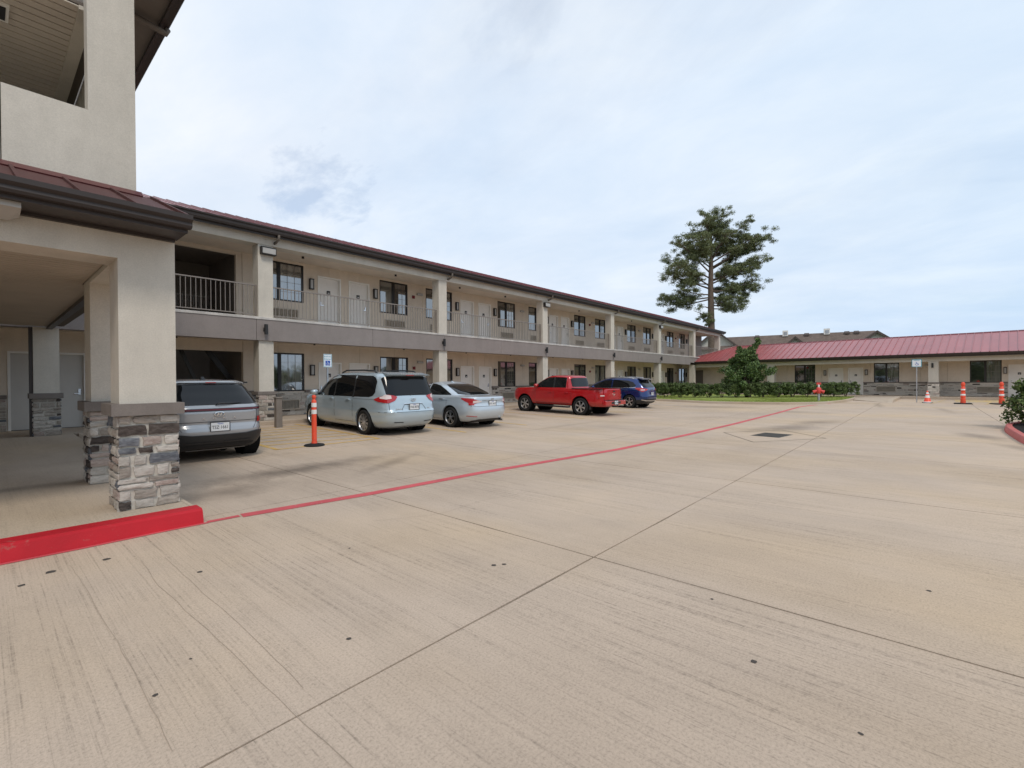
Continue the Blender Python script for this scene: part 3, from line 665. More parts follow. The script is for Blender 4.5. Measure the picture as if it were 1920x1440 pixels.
def split_wall(z0, z1, wz, dz):
    for a, b in zip(seams[:-1], seams[1:]):
        holes = [(w[0], w[1], wz[0], wz[1]) for w in wins if w[1] > a and w[0] < b] + [(d[0], d[1], dz[0], dz[1]) for d in doors if d[1] > a and d[0] < b]
        wall_panel(WG, a + .005, b - .005, z0, z1, holes, STUC2)
split_wall(F1, HEAD1, (1.15, 2.60), (F1, 2.28)); split_wall(F2, HEAD2, (4.55, 5.99), (F2, 5.71))
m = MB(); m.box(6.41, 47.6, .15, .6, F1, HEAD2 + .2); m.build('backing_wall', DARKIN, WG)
m = MB(); m.box(47.41, 51.3, 0, .5, F2, HEAD2 + .1); m.box(47.41, 50.0, 0, .5, F1, F2); m.build('end_wall', STUCG, WG)
# left of the stair opening and over the entrance
wall_panel(WG, -9, 2.3, F1, HEAD1, [(.52, 2.07, F1, 2.36)], STUC2); wall_panel(WG, -9, 2.3, F2, HEAD2, [], STUC2)
for a, b, hd in ((.52, 1.30, None), (1.29, 2.07, 'r')): door(WG, a, b, F1, 2.36, hd, DOORG, False, False)
MB().box(-9, 2.3, .15, .6, F1, HEAD2).build('backing_wall', DARKIN, WG)
# stairwell headers and dark room behind
wall_panel(WG, 2.31, 6.19, F1, HEAD1, [(2.31, 6.19 - .0, F1, 2.58)], STUC2); wall_panel(WG, 2.31, 6.19, F2, HEAD2, [(2.31, 6.0, F2, 5.96)], STUC2)
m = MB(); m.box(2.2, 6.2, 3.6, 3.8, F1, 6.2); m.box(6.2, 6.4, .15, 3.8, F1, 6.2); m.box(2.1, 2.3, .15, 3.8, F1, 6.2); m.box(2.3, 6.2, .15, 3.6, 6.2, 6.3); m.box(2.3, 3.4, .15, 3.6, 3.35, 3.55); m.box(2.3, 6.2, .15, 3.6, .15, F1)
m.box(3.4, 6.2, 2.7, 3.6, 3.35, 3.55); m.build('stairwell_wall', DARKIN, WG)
for (xa, xb, za, zb, yy) in ((3.0, 5.6, 2.9, .30, 1.5), (3.0, 5.6, 2.9, .30, 2.4), (5.15, 6.19, 2.75, 1.28, .8), (4.45, 5.25, 3.0, 1.0, 1.2)):
    m = MB(); m.add([(xa, yy, za), (xb, yy, zb), (xb, yy + .06, zb), (xa, yy + .06, za), (xa, yy, za + .30), (xb, yy, zb + .30), (xb, yy + .06, zb + .30), (xa, yy + .06, za + .30)], [(0, 3, 2, 1), (4, 5, 6, 7), (0, 1, 5, 4), (1, 2, 6, 5), (2, 3, 7, 6), (3, 0, 4, 7)])
    m.build('stair_stringer', BRONZE, WG)
for k in range(14):
    m = MB(); t = k / 14; m.box(3.05 + 2.5 * t, 3.33 + 2.5 * t, .1 + 1.46, 2.4, 3.0 - 2.55 * t, 3.04 - 2.55 * t); m.build('stair_tread', SOFF, WG)
m = MB(); m.tube([(3.9, 1.6, 4.62), (5.6, 1.6, 4.62)], .022, 6); m.tube([(3.9, 1.6, 4.46), (5.4, 1.9, 4.46)], .018, 6)
for k in range(9): m.tube([(3.95 + .17 * k, 1.6, 3.6), (3.95 + .17 * k, 1.6, 4.62)], .011, 5)
m.build('stair_railing', RAILM, WG)
for fl, (wz0, wz1, dz0, dz1, lz, az0, az1) in enumerate([(1.15, 2.60, F1, 2.28, 1.96, .46, .84), (4.55, 5.99, F2, 5.71, 5.32, 3.92, 4.27)]):
    for i, w in enumerate(wins): window(WG, w[0], w[1], wz0, wz1, i < 8, swap=(i % 3 == 1 and fl == 1))
    for i, d in enumerate(doors): door(WG, d[0], d[1], dz0, dz1, d[2], fine=i < 4)
    for x in lamps: sconce(WG, x, lz)
    for a in acs: grille(WG, a[0], a[1], az0, az1, -.10 if fl == 0 else -.03)
    for x in (13.92, 21.45, 29.35, 36.7, 44.9): emlight(WG, x, 5.62 if fl else 2.40)
    for x in (13.56, 28.95, 44.3): bell(WG, x, 5.45 if fl else 2.12)
# ceilings, slab, band
m = MB(); m.box(-9, 51.3, YF + .5, 0, HEAD2 + .001, HEAD2 + .05); m.build('upper_ceiling', STUC2, WG)
m = MB(); m.box(-9, 47.6, YF + .35, 0, HEAD1, HEAD1 + .05); m.build('lower_ceiling', STUC2, WG)
m = MB(); m.box(-9, 51.3, YF - .02, 0, 3.05, 3.525); m.build('floor_slab', STUCG, WG)
m = MB(); m.ext([(YF - .075, 3.525), (YF - .075, 3.59), (YF - .06, 3.602), (0, 3.602), (0, 3.525)], 'x', -9, 51.3); m.build('slab_edge', LEDGE, WG)
js = [-9, -1.3, 2.2, 5.9, 10.1, 13.7, 17.4, 21.1, 24.8, 28.7, 32.4, 36.3, 40.0, 42.62]
for a, b in zip(js[:-1], js[1:]): MB().box(a + .006, b - .006, YF - .055, YF + .30, 2.85, 3.522).build('band_panel', STUCG, WG)
m = MB(); m.box(-9, 42.62, YF - .03, YF + .28, 2.87, 3.5); m.build('band_backing', BRONZE, WG)
# top beam
for a, b in zip([-9] + [c + BW / 2 for c in cols], [c + BW / 2 for c in cols] + [51.45]):
    MB().box(a + .001, b - .001, YF - .0, YF + .47, 5.955, 6.34).build('roof_beam', STUC, WG)
# columns
NEARC = {0, 1}
bufs_w = []
for i, c in enumerate(cols):
    x0, x1 = c, c + BW; y0, y1 = YF + .02, YF + .46
    lo = MB(); 
    if i < 6:
        p = MB().box(x0, x1, y0, y1, 1.20, 2.85).build('column', STUC, WG)
        MB().box(x0 - .055, x1 + .055, y0 - .055, y1 + .055, 1.10, 1.20).build('cap', CAPM, p)
        column_base(p, x0 - .012, x1 + .012, y0 - .012, y1 + .012, F1, 1.10, 'fl' if i == 0 else '', near=i == 0)
    MB().box(x0, x1, y0, y1, 3.604, 5.955).build('column', STUC, WG)
    if i < 5: spot(WG, c + BW * .35, YF - .055, 3.20)
for c in (5.99, 20.92, 36.1): flood(WG, c + BW * .62, YF + .02, 5.74)
# wainscot under the walkway wall between doors
def wains(parent, segs, wz, holes, near_to, zt=1.10, z0=F1, cnt=[0]):
    bufs = []
    for a, b in segs:
        wa = [(a, b)]
        MB().box(a, b, -.035, .0, z0, zt + .001).build('mortar_backing', MORTAR, parent)
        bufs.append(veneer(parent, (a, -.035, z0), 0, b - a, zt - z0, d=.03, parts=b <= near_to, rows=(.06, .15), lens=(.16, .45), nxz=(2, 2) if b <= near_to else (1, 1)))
        cuts = sorted([h for h in holes if h[1] > a and h[0] < b]); x = a
        for h in cuts + [(b, b)]:
            e = min(h[0], b)
            if e - x > .03: MB().box(x, e, -.085, .0, zt, zt + .10).build('wainscot_cap', CAPM, parent)
            x = max(x, h[1])
    merge_buf(bufs, 'stone', parent)
wains(WG, [(6.2, 8.92), (11.26, 16.5), (18.82, 24.1), (26.42, 31.7), (33.95, 39.4), (41.75, 47.4)], 0, wins, 8.95)
wains(WG, [(-2.0, .50)], 0, [], .6)
# roof: fascia, gutter, standing seam sheet, elbows
m = MB(); m.box(-9, 51.75, YF - .20, YF - .16, 6.20, 6.44); m.build('fascia', TRIM, WG)
m = MB(); m.box(-9, 51.7, YF - .16, YF + .02, 6.345, 6.375); m.build('soffit', SOFF, WG)
m = MB(); y = YF - .20
m.ext([(y, 6.265), (y - .10, 6.265), (y - .125, 6.32), (y - .13, 6.39), (y - .165, 6.42), (y - .165, 6.46), (y - .15, 6.46), (y - .11, 6.40), (y - .10, 6.29), (y, 6.28)], 'x', -9, 51.8); m.build('gutter', GUT, WG)
ZE = 6.47; YE = YF - .25
m = MB(); pitch = .342; m.add([(-9, YE, ZE), (51.9, YE, ZE), (51.9, YF + 5.6, ZE + pitch * 5.85), (-9, YF + 5.6, ZE + pitch * 5.85), (-9, YF + 11.7, ZE), (51.9, YF + 11.7, ZE)], [(0, 1, 2, 3), (3, 2, 5, 4), (0, 4, 5, 1)])
m.add([(-9, YE, ZE - .04), (51.9, YE, ZE - .04), (51.9, YE, ZE), (-9, YE, ZE)], [(0, 1, 2, 3)])
rf = m.build('roof', ROOF, WG)
m = MB()
for k in range(152):
    x = -8.8 + k * .4; y0 = YE + .01; y1 = YF + 5.6; q = lambda y, h: ZE + pitch * (y - YE) + h
    m.add([(x, y0, q(y0, .002)), (x + .03, y0, q(y0, .002)), (x + .03, y0, q(y0, .025)), (x, y0, q(y0, .025)), (x, y1, q(y1, .002)), (x + .03, y1, q(y1, .002)), (x + .03, y1, q(y1, .025)), (x, y1, q(y1, .025))], [(0, 1, 2, 3), (0, 4, 5, 1), (1, 5, 6, 2), (2, 6, 7, 3), (3, 7, 4, 0)])
m.build('standing_seam', ROOFD, rf)
for c in cols:
    x = c + BW + .08; m = MB(); m.tube([(x, YF - .28, 6.28), (x, YF - .28, 6.18), (x - .02, YF - .20, 6.10), (x - .03, YF - .08, 6.06), (x - .03, YF + .02, 6.05)], .042, 8); m.build('downspout_elbow', SOFF, WG, True)
# ceiling sprinklers and smoke heads
for x in (3.6, 7.9, 11.9, 15.6, 18.9, 22.8, 26.1, 30.2, 33.4): MB().lathe([(0, 6.0), (.05, 6.01), (.04, 6.08)], 10, 'z', (x, -1.0, 0)).build('ceiling_sensor', BRONZE, WG); MB().lathe([(0, 2.86), (.04, 2.87), (.03, 2.95)], 10, 'z', (x + .4, -1.0, 0)).build('ceiling_sensor', BRONZE, WG)
# railings: each bay is its own thing
bays = [(1.45, cols[0])] + [(cols[i] + BW, cols[i + 1]) for i in range(6)]
wordy = ['leftmost bay, in front of the dark stairwell', 'bay with the flood lamp column on its left', 'bay directly above the silver minivan and sedan', 'bay above the red pickup cab', 'bay above the blue SUV', 'bay with two narrow windows near the far end', 'open end bay with the pine trunk behind']
for i, (a, b) in enumerate(bays):
    rl = empty('balcony_railing', (a, 16.26, 3.602), 0, 'taupe metal balcony railing in the ' + wordy[i], 'railing', 'railings along the upper walkway')
    L = b - a
    MB().box(.0, L, -.022, .022, 1.015, 1.05).build('top_rail', RAILM, rl); MB().box(0, L, -.016, .016, .085, .11).build('bottom_rail', RAILM, rl)
    for xx in (.03, L - .03): MB().box(xx - .018, xx + .018, -.02, .02, 0, 1.014).build('post', RAILM, rl)
    n = int(L / .128); me = MB().box(-.008, .008, -.008, .008, .11, 1.015).mesh()
    me.materials.append(RAILM)
    if i < 5:
        for k in range(1, n):
            o = bpy.data.objects.new('baluster', me); COL.objects.link(o); o.parent = rl; o.location = (L * k / n, 0, 0)
    else:
        m = MB()
        for k in range(1, n): m.box(L * k / n - .008, L * k / n + .008, -.008, .008, .11, 1.015)
        tag(m.build('baluster', RAILM, rl), kind='stuff')

# ================================================================== FAR SINGLE-STOREY WING
FG = empty('single_storey_wing', (FW.x, FW.y, 0), FA, 'single-storey beige motel wing under a low red standing-seam roof beyond the lot', 'building')
fwins = [(-12.35, -10.85), (-7.0, -5.5), (-1.78, -.28), (6.6, 8.1)]
fdoors = [(-9.92, -8.93, 'r'), (-8.62, -7.66, 'l'), (.02, 1.0, 'l'), (1.35, 2.3, 'r')]
fs_ = [-21.4, -18.4, -13.9, -12.9, -10.4, -9.4, -8.2, -7.2, -5.4, -4.3, -2.9, -1.0, .9, 2.4, 4.5, 6.2, 8.6, 11.0, 14]
for a, b in zip(fs_[:-1], fs_[1:]):
    holes = [(w[0], w[1], 1.17, 2.66) for w in fwins if w[1] > a and w[0] < b] + [(d[0], d[1], F1, 2.35) for d in fdoors if d[1] > a and d[0] < b]
    if a == -21.4: holes.append((-21.2, -20.2, F1, 2.4))
    wall_panel(FG, a + .005, b - .005, F1, 2.72, holes, STUC2)
MB().box(-21.4, 14, .15, .6, F1, 2.8).build('backing_wall', DARKIN, FG)
for w in fwins: window(FG, w[0], w[1], 1.17, 2.66, True)
for d in fdoors: door(FG, d[0], d[1], F1, 2.35, d[2])
for x in (-10.15, -7.45, -.12, 2.5): sconce(FG, x, 1.97)
for a, b in ((-6.85, -5.7), (-1.45, -.3)): grille(FG, a, b, .52, .92, -.10)
emlight(FG, -3.95, 2.42); bell(FG, -11.4, 2.42)
wains(FG, [(-14.0, -9.95), (-7.64, -.0), (2.32, 13.5)], 0, fwins, -99, zt=1.13)
FY = -1.9
for c in (-20.85, -13.85, -3.72, 6.4):
    p = MB().box(c, c + .52, FY, FY + .5, 1.22, 2.62).build('column', STUC, FG); MB().box(c - .05, c + .57, FY - .05, FY + .55, 1.12, 1.22).build('cap', CAPM, p)
    column_base(p, c - .012, c + .532, FY - .012, FY + .512, F1, 1.12, '', near=False)
    if c > -20: spot(FG, c + .22, FY, 2.36)
m = MB(); m.box(-21.4, 14, FY, FY + .5, 2.625, 2.95); m.build('porch_beam', STUC, FG)
m = MB(); m.box(-21.4, 14, FY + .5, 0, 2.72, 2.76); m.build('porch_ceiling', STUC2, FG)
m = MB(); y = FY - .4; m.box(-21.7, 14.2, y, y + .03, 2.90, 3.12); m.box(-21.7, 14.2, y + .03, FY + .02, 2.952, 2.98); m.build('fascia', TRIM, FG)
m = MB(); m.ext([(y, 2.96), (y - .10, 2.96), (y - .125, 3.02), (y - .16, 3.10), (y - .16, 3.13), (y - .145, 3.13), (y - .10, 3.05), (y, 2.98)], 'x', -21.7, 14.2); m.build('gutter', GUT, FG)
z0, ye, yr, zr = 3.14, FY - .48, 1.6, 4.62
slope = (zr - z0) / (yr - ye)
n = 88; du = .41; u0 = -21.7
for k in range(n):
    a = u0 + k * du; b = a + du - .004
    def top(u):   # hip on the left end
        f = min(1.0, (u - u0) / (yr - ye)); return ye + (yr - ye) * f
    ya, yb = top(a), top(b)
    m = MB(); za, zb = z0 + slope * (ya - ye), z0 + slope * (yb - ye)
    m.add([(a, ye, z0), (b, ye, z0), (b, yb, zb), (a, ya, za)], [(0, 1, 2, 3)])
    m.add([(a, ye, z0 - .03), (b, ye, z0 - .03), (b, ye, z0), (a, ye, z0)], [(0, 1, 2, 3)])
    if ya - ye > .1: m.add([(a, ye, z0), (a + .03, ye, z0), (a + .03, ye, z0 + .045), (a, ye, z0 + .045), (a, ya, za), (a + .03, ya, za), (a + .03, ya, za + .045), (a, ya, za + .045)], [(0, 1, 2, 3), (0, 4, 5, 1), (1, 5, 6, 2), (2, 6, 7, 3), (3, 7, 4, 0)])
    m.build('roof_panel', ROOF, FG)
m = MB(); xa = u0 + (yr - ye)
m.add([(xa, yr, zr), (u0 + n * du, yr, zr), (u0 + n * du, yr + 4, z0), (u0, yr + 4, z0), (u0, ye, z0)], [(0, 1, 2, 3), (0, 3, 4)]); m.build('roof_back', ROOF, FG)
m = MB(); m.ext([(yr - .12, zr - .03), (yr, zr + .05), (yr + .12, zr - .03)], 'x', xa, u0 + n * du); m.tube([(u0, ye, z0 + .02), (xa, yr, zr + .02)], .05, 6); m.build('ridge_cap', ROOFD, FG)

# ================================================================== ENTRANCE CANOPY + TOWER
CP = empty('entrance_canopy', (0, 0, 0), 0, 'beige stucco entrance canopy with stone-based columns and dark gutter at the left', 'canopy')
MB().box(-8, .98, 6.35, 6.82, 2.81, 3.08).build('front_beam', STUC, CP)
MB().box(.98, 1.48, 6.82, 8.2, 2.81, 3.08).build('side_beam', STUC, CP)
MB().box(-8, 1.48, 6.352, 6.82, 3.08, 3.14).build('beam_top', STUC, CP)
def ccol(x0, x1, y0, y1, z0, zt, faces, topz):
    p = MB().box(x0, x1, y0, y1, zt, topz).build('column', STUC, CP)
    m = MB(); m.box(x0 - .075, x1 + .06, y0 - .075, y1 + .06, zt - .125, zt); m.build('cap', CAPM, p)
    column_base(p, x0 + .0, x1 - .0, y0, y1, z0, zt - .125, faces, near=True, rows=(.06, .135), lens=(.12, .34))
ccol(.98, 1.48, 6.35, 6.82, .15, 1.28, 'flr', 3.08)
ccol(.98, 1.48, 8.2, 8.7, .17, 1.26, 'fl', 2.81)
ccol(.87, 1.32, 15.8, 16.2, .25, 1.27, 'f', 2.84)
ccol(-4.6, -4.1, 6.35, 6.82, .15, 1.28, '', 2.81)
MB().box(.98, 1.48, 8.2, 8.7, 2.81, 3.10).build('side_beam', STUC, CP)
y = 6.84
k = 0
while y < 15.75:
    MB().box(-8, 1.10 if y > 8.7 else .965, y, y + .112, 2.862, 2.875).build('ceiling_plank', PLANK, CP); y += .13
MB().box(-8, 1.4, 6.83, 15.8, 2.885, 2.92).build('ceiling_backing', SOFF, CP)
MB().box(1.10, 1.20, 8.71, 15.79, 2.80, 3.10).build('side_fascia', TRIM, CP)
MB().box(.80, .865, 15.82, 15.90, .25, 2.84).build('downspout', TRIM, CP)
# gutter + fascia + roof
MB().box(-8, 1.50, 5.96, 6.345, 3.10, 3.125).build('soffit', TRIM, CP); MB().box(-8, 1.50, 5.92, 5.958, 3.095, 3.22).build('fascia', TRIM, CP)
MB().box(-8, 1.475, 6.30, 6.349, 3.07, 3.098).build('frieze_board', TRIM, CP)
m = MB(); y = 5.92
m.ext([(y, 3.13), (y - .075, 3.13), (y - .09, 3.155), (y - .085, 3.185), (y - .12, 3.215), (y - .12, 3.262), (y - .105, 3.262), (y - .07, 3.20), (y - .06, 3.145), (y, 3.145)], 'x', -8, 1.52); m.build('gutter', GUT, CP)
pc = .385
m = MB(); m.add([(-8, 5.86, 3.24), (1.52, 5.86, 3.24), (1.52, 7.62, 3.24 + pc * 1.76), (-8, 7.62, 3.24 + pc * 1.76), (-8, 5.86, 3.21), (1.52, 5.86, 3.21), (1.52, 7.62, 3.14)], [(0, 1, 2, 3), (4, 5, 1, 0), (5, 6, 2, 1)])
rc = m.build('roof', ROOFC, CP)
for k in range(23):
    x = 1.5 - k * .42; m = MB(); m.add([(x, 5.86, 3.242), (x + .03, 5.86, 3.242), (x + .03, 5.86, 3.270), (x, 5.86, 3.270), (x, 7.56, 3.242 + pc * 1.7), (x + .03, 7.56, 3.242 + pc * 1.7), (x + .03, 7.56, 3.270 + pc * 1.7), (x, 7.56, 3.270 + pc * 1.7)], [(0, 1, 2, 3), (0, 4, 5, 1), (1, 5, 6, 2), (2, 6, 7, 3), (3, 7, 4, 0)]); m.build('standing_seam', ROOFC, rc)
# small flood lamp under the canopy gutter
fl = MB(); fl.add([(-.30, 6.0, 3.05), (.27, 6.0, 3.05), (.27, 6.0, 3.098), (-.30, 6.0, 3.098), (-.30, 6.28, 2.99), (.20, 6.28, 2.99), (.27, 6.28, 3.03), (-.30, 6.28, 3.03)], [(0, 1, 2, 3), (4, 7, 6, 5), (0, 4, 5, 1), (1, 5, 6, 2), (2, 6, 7, 3), (3, 7, 4, 0)]); fl.build('flood_lamp', LAMPG, CP)
TW = empty('entrance_tower', (0, 7.5, 0), 0, 'tall beige stucco tower with open top storey and dark overhanging eave above the canopy', 'tower')
m = wall_panel(TW, -8, -.005 + .19, 3.6, 9.2, [(-6, .9, 4.76, 8.4)], STUC, name='front_wall', depth=.24) if False else None
wall_panel(TW, .195, 1.35, 3.6, 9.2, [(.19, .9, 4.76, 8.4)], STUC, name='wall_panel', depth=.24)
wall_panel(TW, -8, .185, 3.6, 9.2, [(-5.2, .19, 4.76, 8.4)], STUC, name='wall_panel', depth=.24)
MB().box(-8, 1.34, .02, .1, 3.6, 4.74).build('wall_backing', JOINT, TW)
MB().box(1.12, 1.352, .24, 6.0, 3.3, 9.2).build('side_wall', STUC, TW)
wall_panel(TW, -8, 1.12, 3.6, 9.2, [(-7.5, .6, 4.76, 8.4)], STUC, y=5.8, name='rear_wall')
MB().box(-8, 1.12, .25, 5.8, 4.60, 4.70).build('floor', STUC, TW)
y = .27
while y < 5.7:
    MB().box(-8, .86, y, y + .125, 6.10, 6.115).build('ceiling_plank', PLANK2, TW); y += .15
MB().box(-8, 1.1, .26, 5.75, 6.125, 6.16).build('ceiling_backing', SOFF, TW); MB().box(.86, 1.0, .26, 5.8, 6.07, 6.12).build('ceiling_trim', STUC, TW)
m = MB(); m.box(.12, .30, .85, 1.25, 6.07, 6.099); q = m.build('recessed_lamp', WHITE, TW); MB().box(.15, .27, .90, 1.20, 6.062, 6.069).build('lamp_recess', BLACK, q)
# eave on the right side of the tower, gutter along it, bracket pipe
MB().box(1.353, 2.08, -.8, 6.8, 7.56, 7.60).build('eave_soffit', SOFF, TW)
MB().box(2.08, 2.12, -.8, 6.8, 7.50, 7.72).build('eave_fascia', TRIM, TW)
m = MB(); m.ext([(2.12, 7.50), (2.20, 7.50), (2.22, 7.55), (2.23, 7.62), (2.26, 7.65), (2.26, 7.68), (2.12, 7.52)], 'y', -.8, 6.8); m.build('gutter', GUT, TW)
m = MB(); m.add([(2.2, -.8, 7.66), (2.2, 6.8, 7.66), (-2.5, 6.8, 9.5), (-2.5, -.8, 9.5)], [(0, 1, 2, 3)]); m.build('roof', ROOF, TW)
m = MB(); m.tube([(2.18, 2.15, 7.48), (2.16, 2.15, 7.40), (2.0, 2.15, 7.42), (1.42, 2.15, 7.50), (1.40, 2.15, 7.45)], .05, 8); m.build('downspout_elbow', SOFF, TW, True)
m = MB(); m.ext([(-.08, 3.82), (-.0, 3.92), (-.022, 3.92), (-.10, 3.85)], 'x', -8, 1.40); m.build('flashing', ROOFW, TW)
# platform and red kerb
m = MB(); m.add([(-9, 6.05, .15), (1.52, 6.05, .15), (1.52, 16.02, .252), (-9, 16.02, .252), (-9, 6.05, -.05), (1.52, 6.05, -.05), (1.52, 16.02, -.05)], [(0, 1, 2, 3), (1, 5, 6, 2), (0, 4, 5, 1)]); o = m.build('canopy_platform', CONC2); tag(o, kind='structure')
m = MB(); m.ext([(5.79, -.02), (5.83, .13), (5.86, .15), (6.05, .152), (6.05, -.02)], 'x', -9, 1.585); o = m.build('red_curb', REDC); tag(o, kind='structure')
m = MB(); m.add([(1.52, 6.052, .152), (1.56, 6.052, .152), (1.58, 6.052, .13), (1.61, 6.052, -.02), (1.52, 16.0, .252), (1.56, 16.0, .252), (1.58, 16.0, .23), (1.61, 16.0, -.02)], [(0, 1, 5, 4), (1, 2, 6, 5), (2, 3, 7, 6), (0, 3, 2, 1)]); o = m.build('platform_edge', CONC2); tag(o, kind='structure')
sheet('curb_overspray', strip([(-9, 5.775), (-3, 5.765), (-.2, 5.77), (.6, 5.755), (1.2, 5.775), (1.62, 5.77)], .05), REDL)
# ================================================================== VEHICLES (local frame: y=0 rear bumper, +y nose, x right, z up)
class Shell:
    def __init__(s, lv): s.lv = [tuple(map(float, l)) for l in lv]
    def at(s, z):
        L = s.lv
        if z <= L[0][0]: return L[0][1:]
        if z >= L[-1][0]: return L[-1][1:]
        for i in range(len(L) - 1):
            if L[i][0] <= z <= L[i + 1][0]: break
        t = (z - L[i][0]) / (L[i + 1][0] - L[i][0])
        out = []
        for k in range(1, len(L[0])):      # Hermite with limited slopes: smooth and no overshoot
            h = L[i + 1][0] - L[i][0]; d = (L[i + 1][k] - L[i][k]) / h
            dp = (L[i][k] - L[i - 1][k]) / (L[i][0] - L[i - 1][0]) if i > 0 else d
            dn = (L[i + 2][k] - L[i + 1][k]) / (L[i + 2][0] - L[i + 1][0]) if i + 2 < len(L) else d
            m0 = 0 if dp * d <= 0 else 2 * dp * d / (dp + d); m1 = 0 if dn * d <= 0 else 2 * dn * d / (dn + d)
            t2, t3 = t * t, t * t * t
            out.append((2 * t3 - 3 * t2 + 1) * L[i][k] + (t3 - 2 * t2 + t) * h * m0 + (-2 * t3 + 3 * t2) * L[i + 1][k] + (t3 - t2) * h * m1)
        return out
    def pt(s, z, ph, side=1):
        yr, yf, w, n = s.at(z); n2 = n
        a, b = math.sin(ph), -math.cos(ph); k = (abs(a) ** n + abs(b) ** n) ** (-1 / n)
        return Vector((side * w * a * k, (yr + yf) / 2 + (yf - yr) / 2 * b * k, z))
    def ph_y(s, z, y):
        lo, hi = 0.0, math.pi
        for _ in range(26):
            m = (lo + hi) / 2
            if s.pt(z, m).y < y: lo = m
            else: hi = m
        return (lo + hi) / 2
    def ph_x(s, z, x):
        lo, hi = 0.0, math.pi / 2
        for _ in range(26):
            m = (lo + hi) / 2
            if s.pt(z, m).x < x: lo = m
            else: hi = m
        return (lo + hi) / 2
    def ph(s, z, k, v):
        if k == 'x': return s.ph_x(z, v)
        if k == 'd': return s.ph_y(z, s.at(z)[0] + v)
        return s.ph_y(z, v)
    def nrm(s, z, ph, side):
        e = 1e-3; a = s.pt(z, ph + e, side) - s.pt(z, ph - e, side); b = s.pt(z + e * 4, ph, side) - s.pt(z - e * 4, ph, side); n = a.cross(b)
        if n.length < 1e-9: return Vector((0, 0, 1))
        n.normalize(); p = s.pt(z, ph, side); c = Vector((0, (s.at(z)[0] + s.at(z)[1]) / 2, .8))
        return n if n.dot(p - c) > 0 else -n
    def body(s, z0, z1, nz=52, nph=40):
        zs = sorted(set([l[0] for l in s.lv if z0 <= l[0] <= z1] + [z0 + (z1 - z0) * i / nz for i in range(nz + 1)])); zs = [z for i, z in enumerate(zs) if i == 0 or z - zs[i - 1] > .002]
        m = MB(); phs = [math.pi * i / nph for i in range(nph + 1)]; N = 2 * nph
        for z in zs:
            m.v += [tuple(s.pt(z, p, 1)) for p in phs] + [tuple(s.pt(z, p, -1)) for p in phs[-2:0:-1]]
        for i in range(len(zs) - 1):
            for k in range(N): m.f.append((i * N + k, i * N + (k + 1) % N, (i + 1) * N + (k + 1) % N, (i + 1) * N + k))
        m.f.append(tuple(range(N - 1, -1, -1))); m.f.append(tuple((len(zs) - 1) * N + k for k in range(N))); m.m = [0] * len(m.f)
        return m
    def patch(s, m, pts, side=1, off=.006, nu=6, nv=5, skirt=.012, mi=0):
        """pts: (kind, value, zbottom, ztop) along the outline; the patch follows the body surface"""
        cols_ = []
        for i in range(len(pts) - 1):
            n = nu
            for j in range(n + (1 if i == len(pts) - 2 else 0)):
                t = j / n; cols_.append((i, t))
        grid = []
        for (i, t) in cols_:
            a, b = pts[i], pts[i + 1]; zb = a[2] + (b[2] - a[2]) * t; zt = a[3] + (b[3] - a[3]) * t; col = []
            for v in range(nv + 1):
                z = zb + (zt - zb) * v / nv; p = s.ph(z, a[0], a[1]) * (1 - t) + s.ph(z, b[0], b[1]) * t if a[0] != b[0] else s.ph(z, a[0], a[1] + (b[1] - a[1]) * t)
                col.append(s.pt(z, p, side) + s.nrm(z, p, side) * off)
            grid.append(col)
        nu_ = len(grid); n0 = len(m.v); nvv = nv + 1
        for c in grid: m.v += [tuple(p) for p in c]
        for i in range(nu_ - 1):
            for v in range(nv): m.f.append((n0 + i * nvv + v, n0 + (i + 1) * nvv + v, n0 + (i + 1) * nvv + v + 1, n0 + i * nvv + v + 1)); m.m.append(mi)
        loop = [i * nvv for i in range(nu_)] + [(nu_ - 1) * nvv + v for v in range(1, nvv)] + [i * nvv + nv for i in range(nu_ - 2, -1, -1)] + [v for v in range(nv - 1, 0, -1)]
        n1 = len(m.v); cy = (s.lv[0][1] + s.lv[0][2]) / 2
        for q in loop:
            p = Vector(m.v[n0 + q]); d = Vector((-p.x, (cy - p.y) * .5, 0)); d = d.normalized() if d.length > 1e-6 else Vector((0, 1, 0)); m.v.append(tuple(p + d * skirt))
        for q in range(len(loop)): m.f.append((n0 + loop[q], n1 + q, n1 + (q + 1) % len(loop), n0 + loop[(q + 1) % len(loop)])); m.m.append(mi)
def boolean(o, cut):
    md = o.modifiers.new('cut', 'BOOLEAN'); md.operation = 'DIFFERENCE'; md.object = cut; md.solver = 'EXACT'
    dg = bpy.context.evaluated_depsgraph_get(); dg.update(); me = bpy.data.meshes.new_from_object(o.evaluated_get(dg)); o.modifiers.remove(md)
    old = o.data; o.data = me; bpy.data.meshes.remove(old); bpy.data.objects.remove(cut)
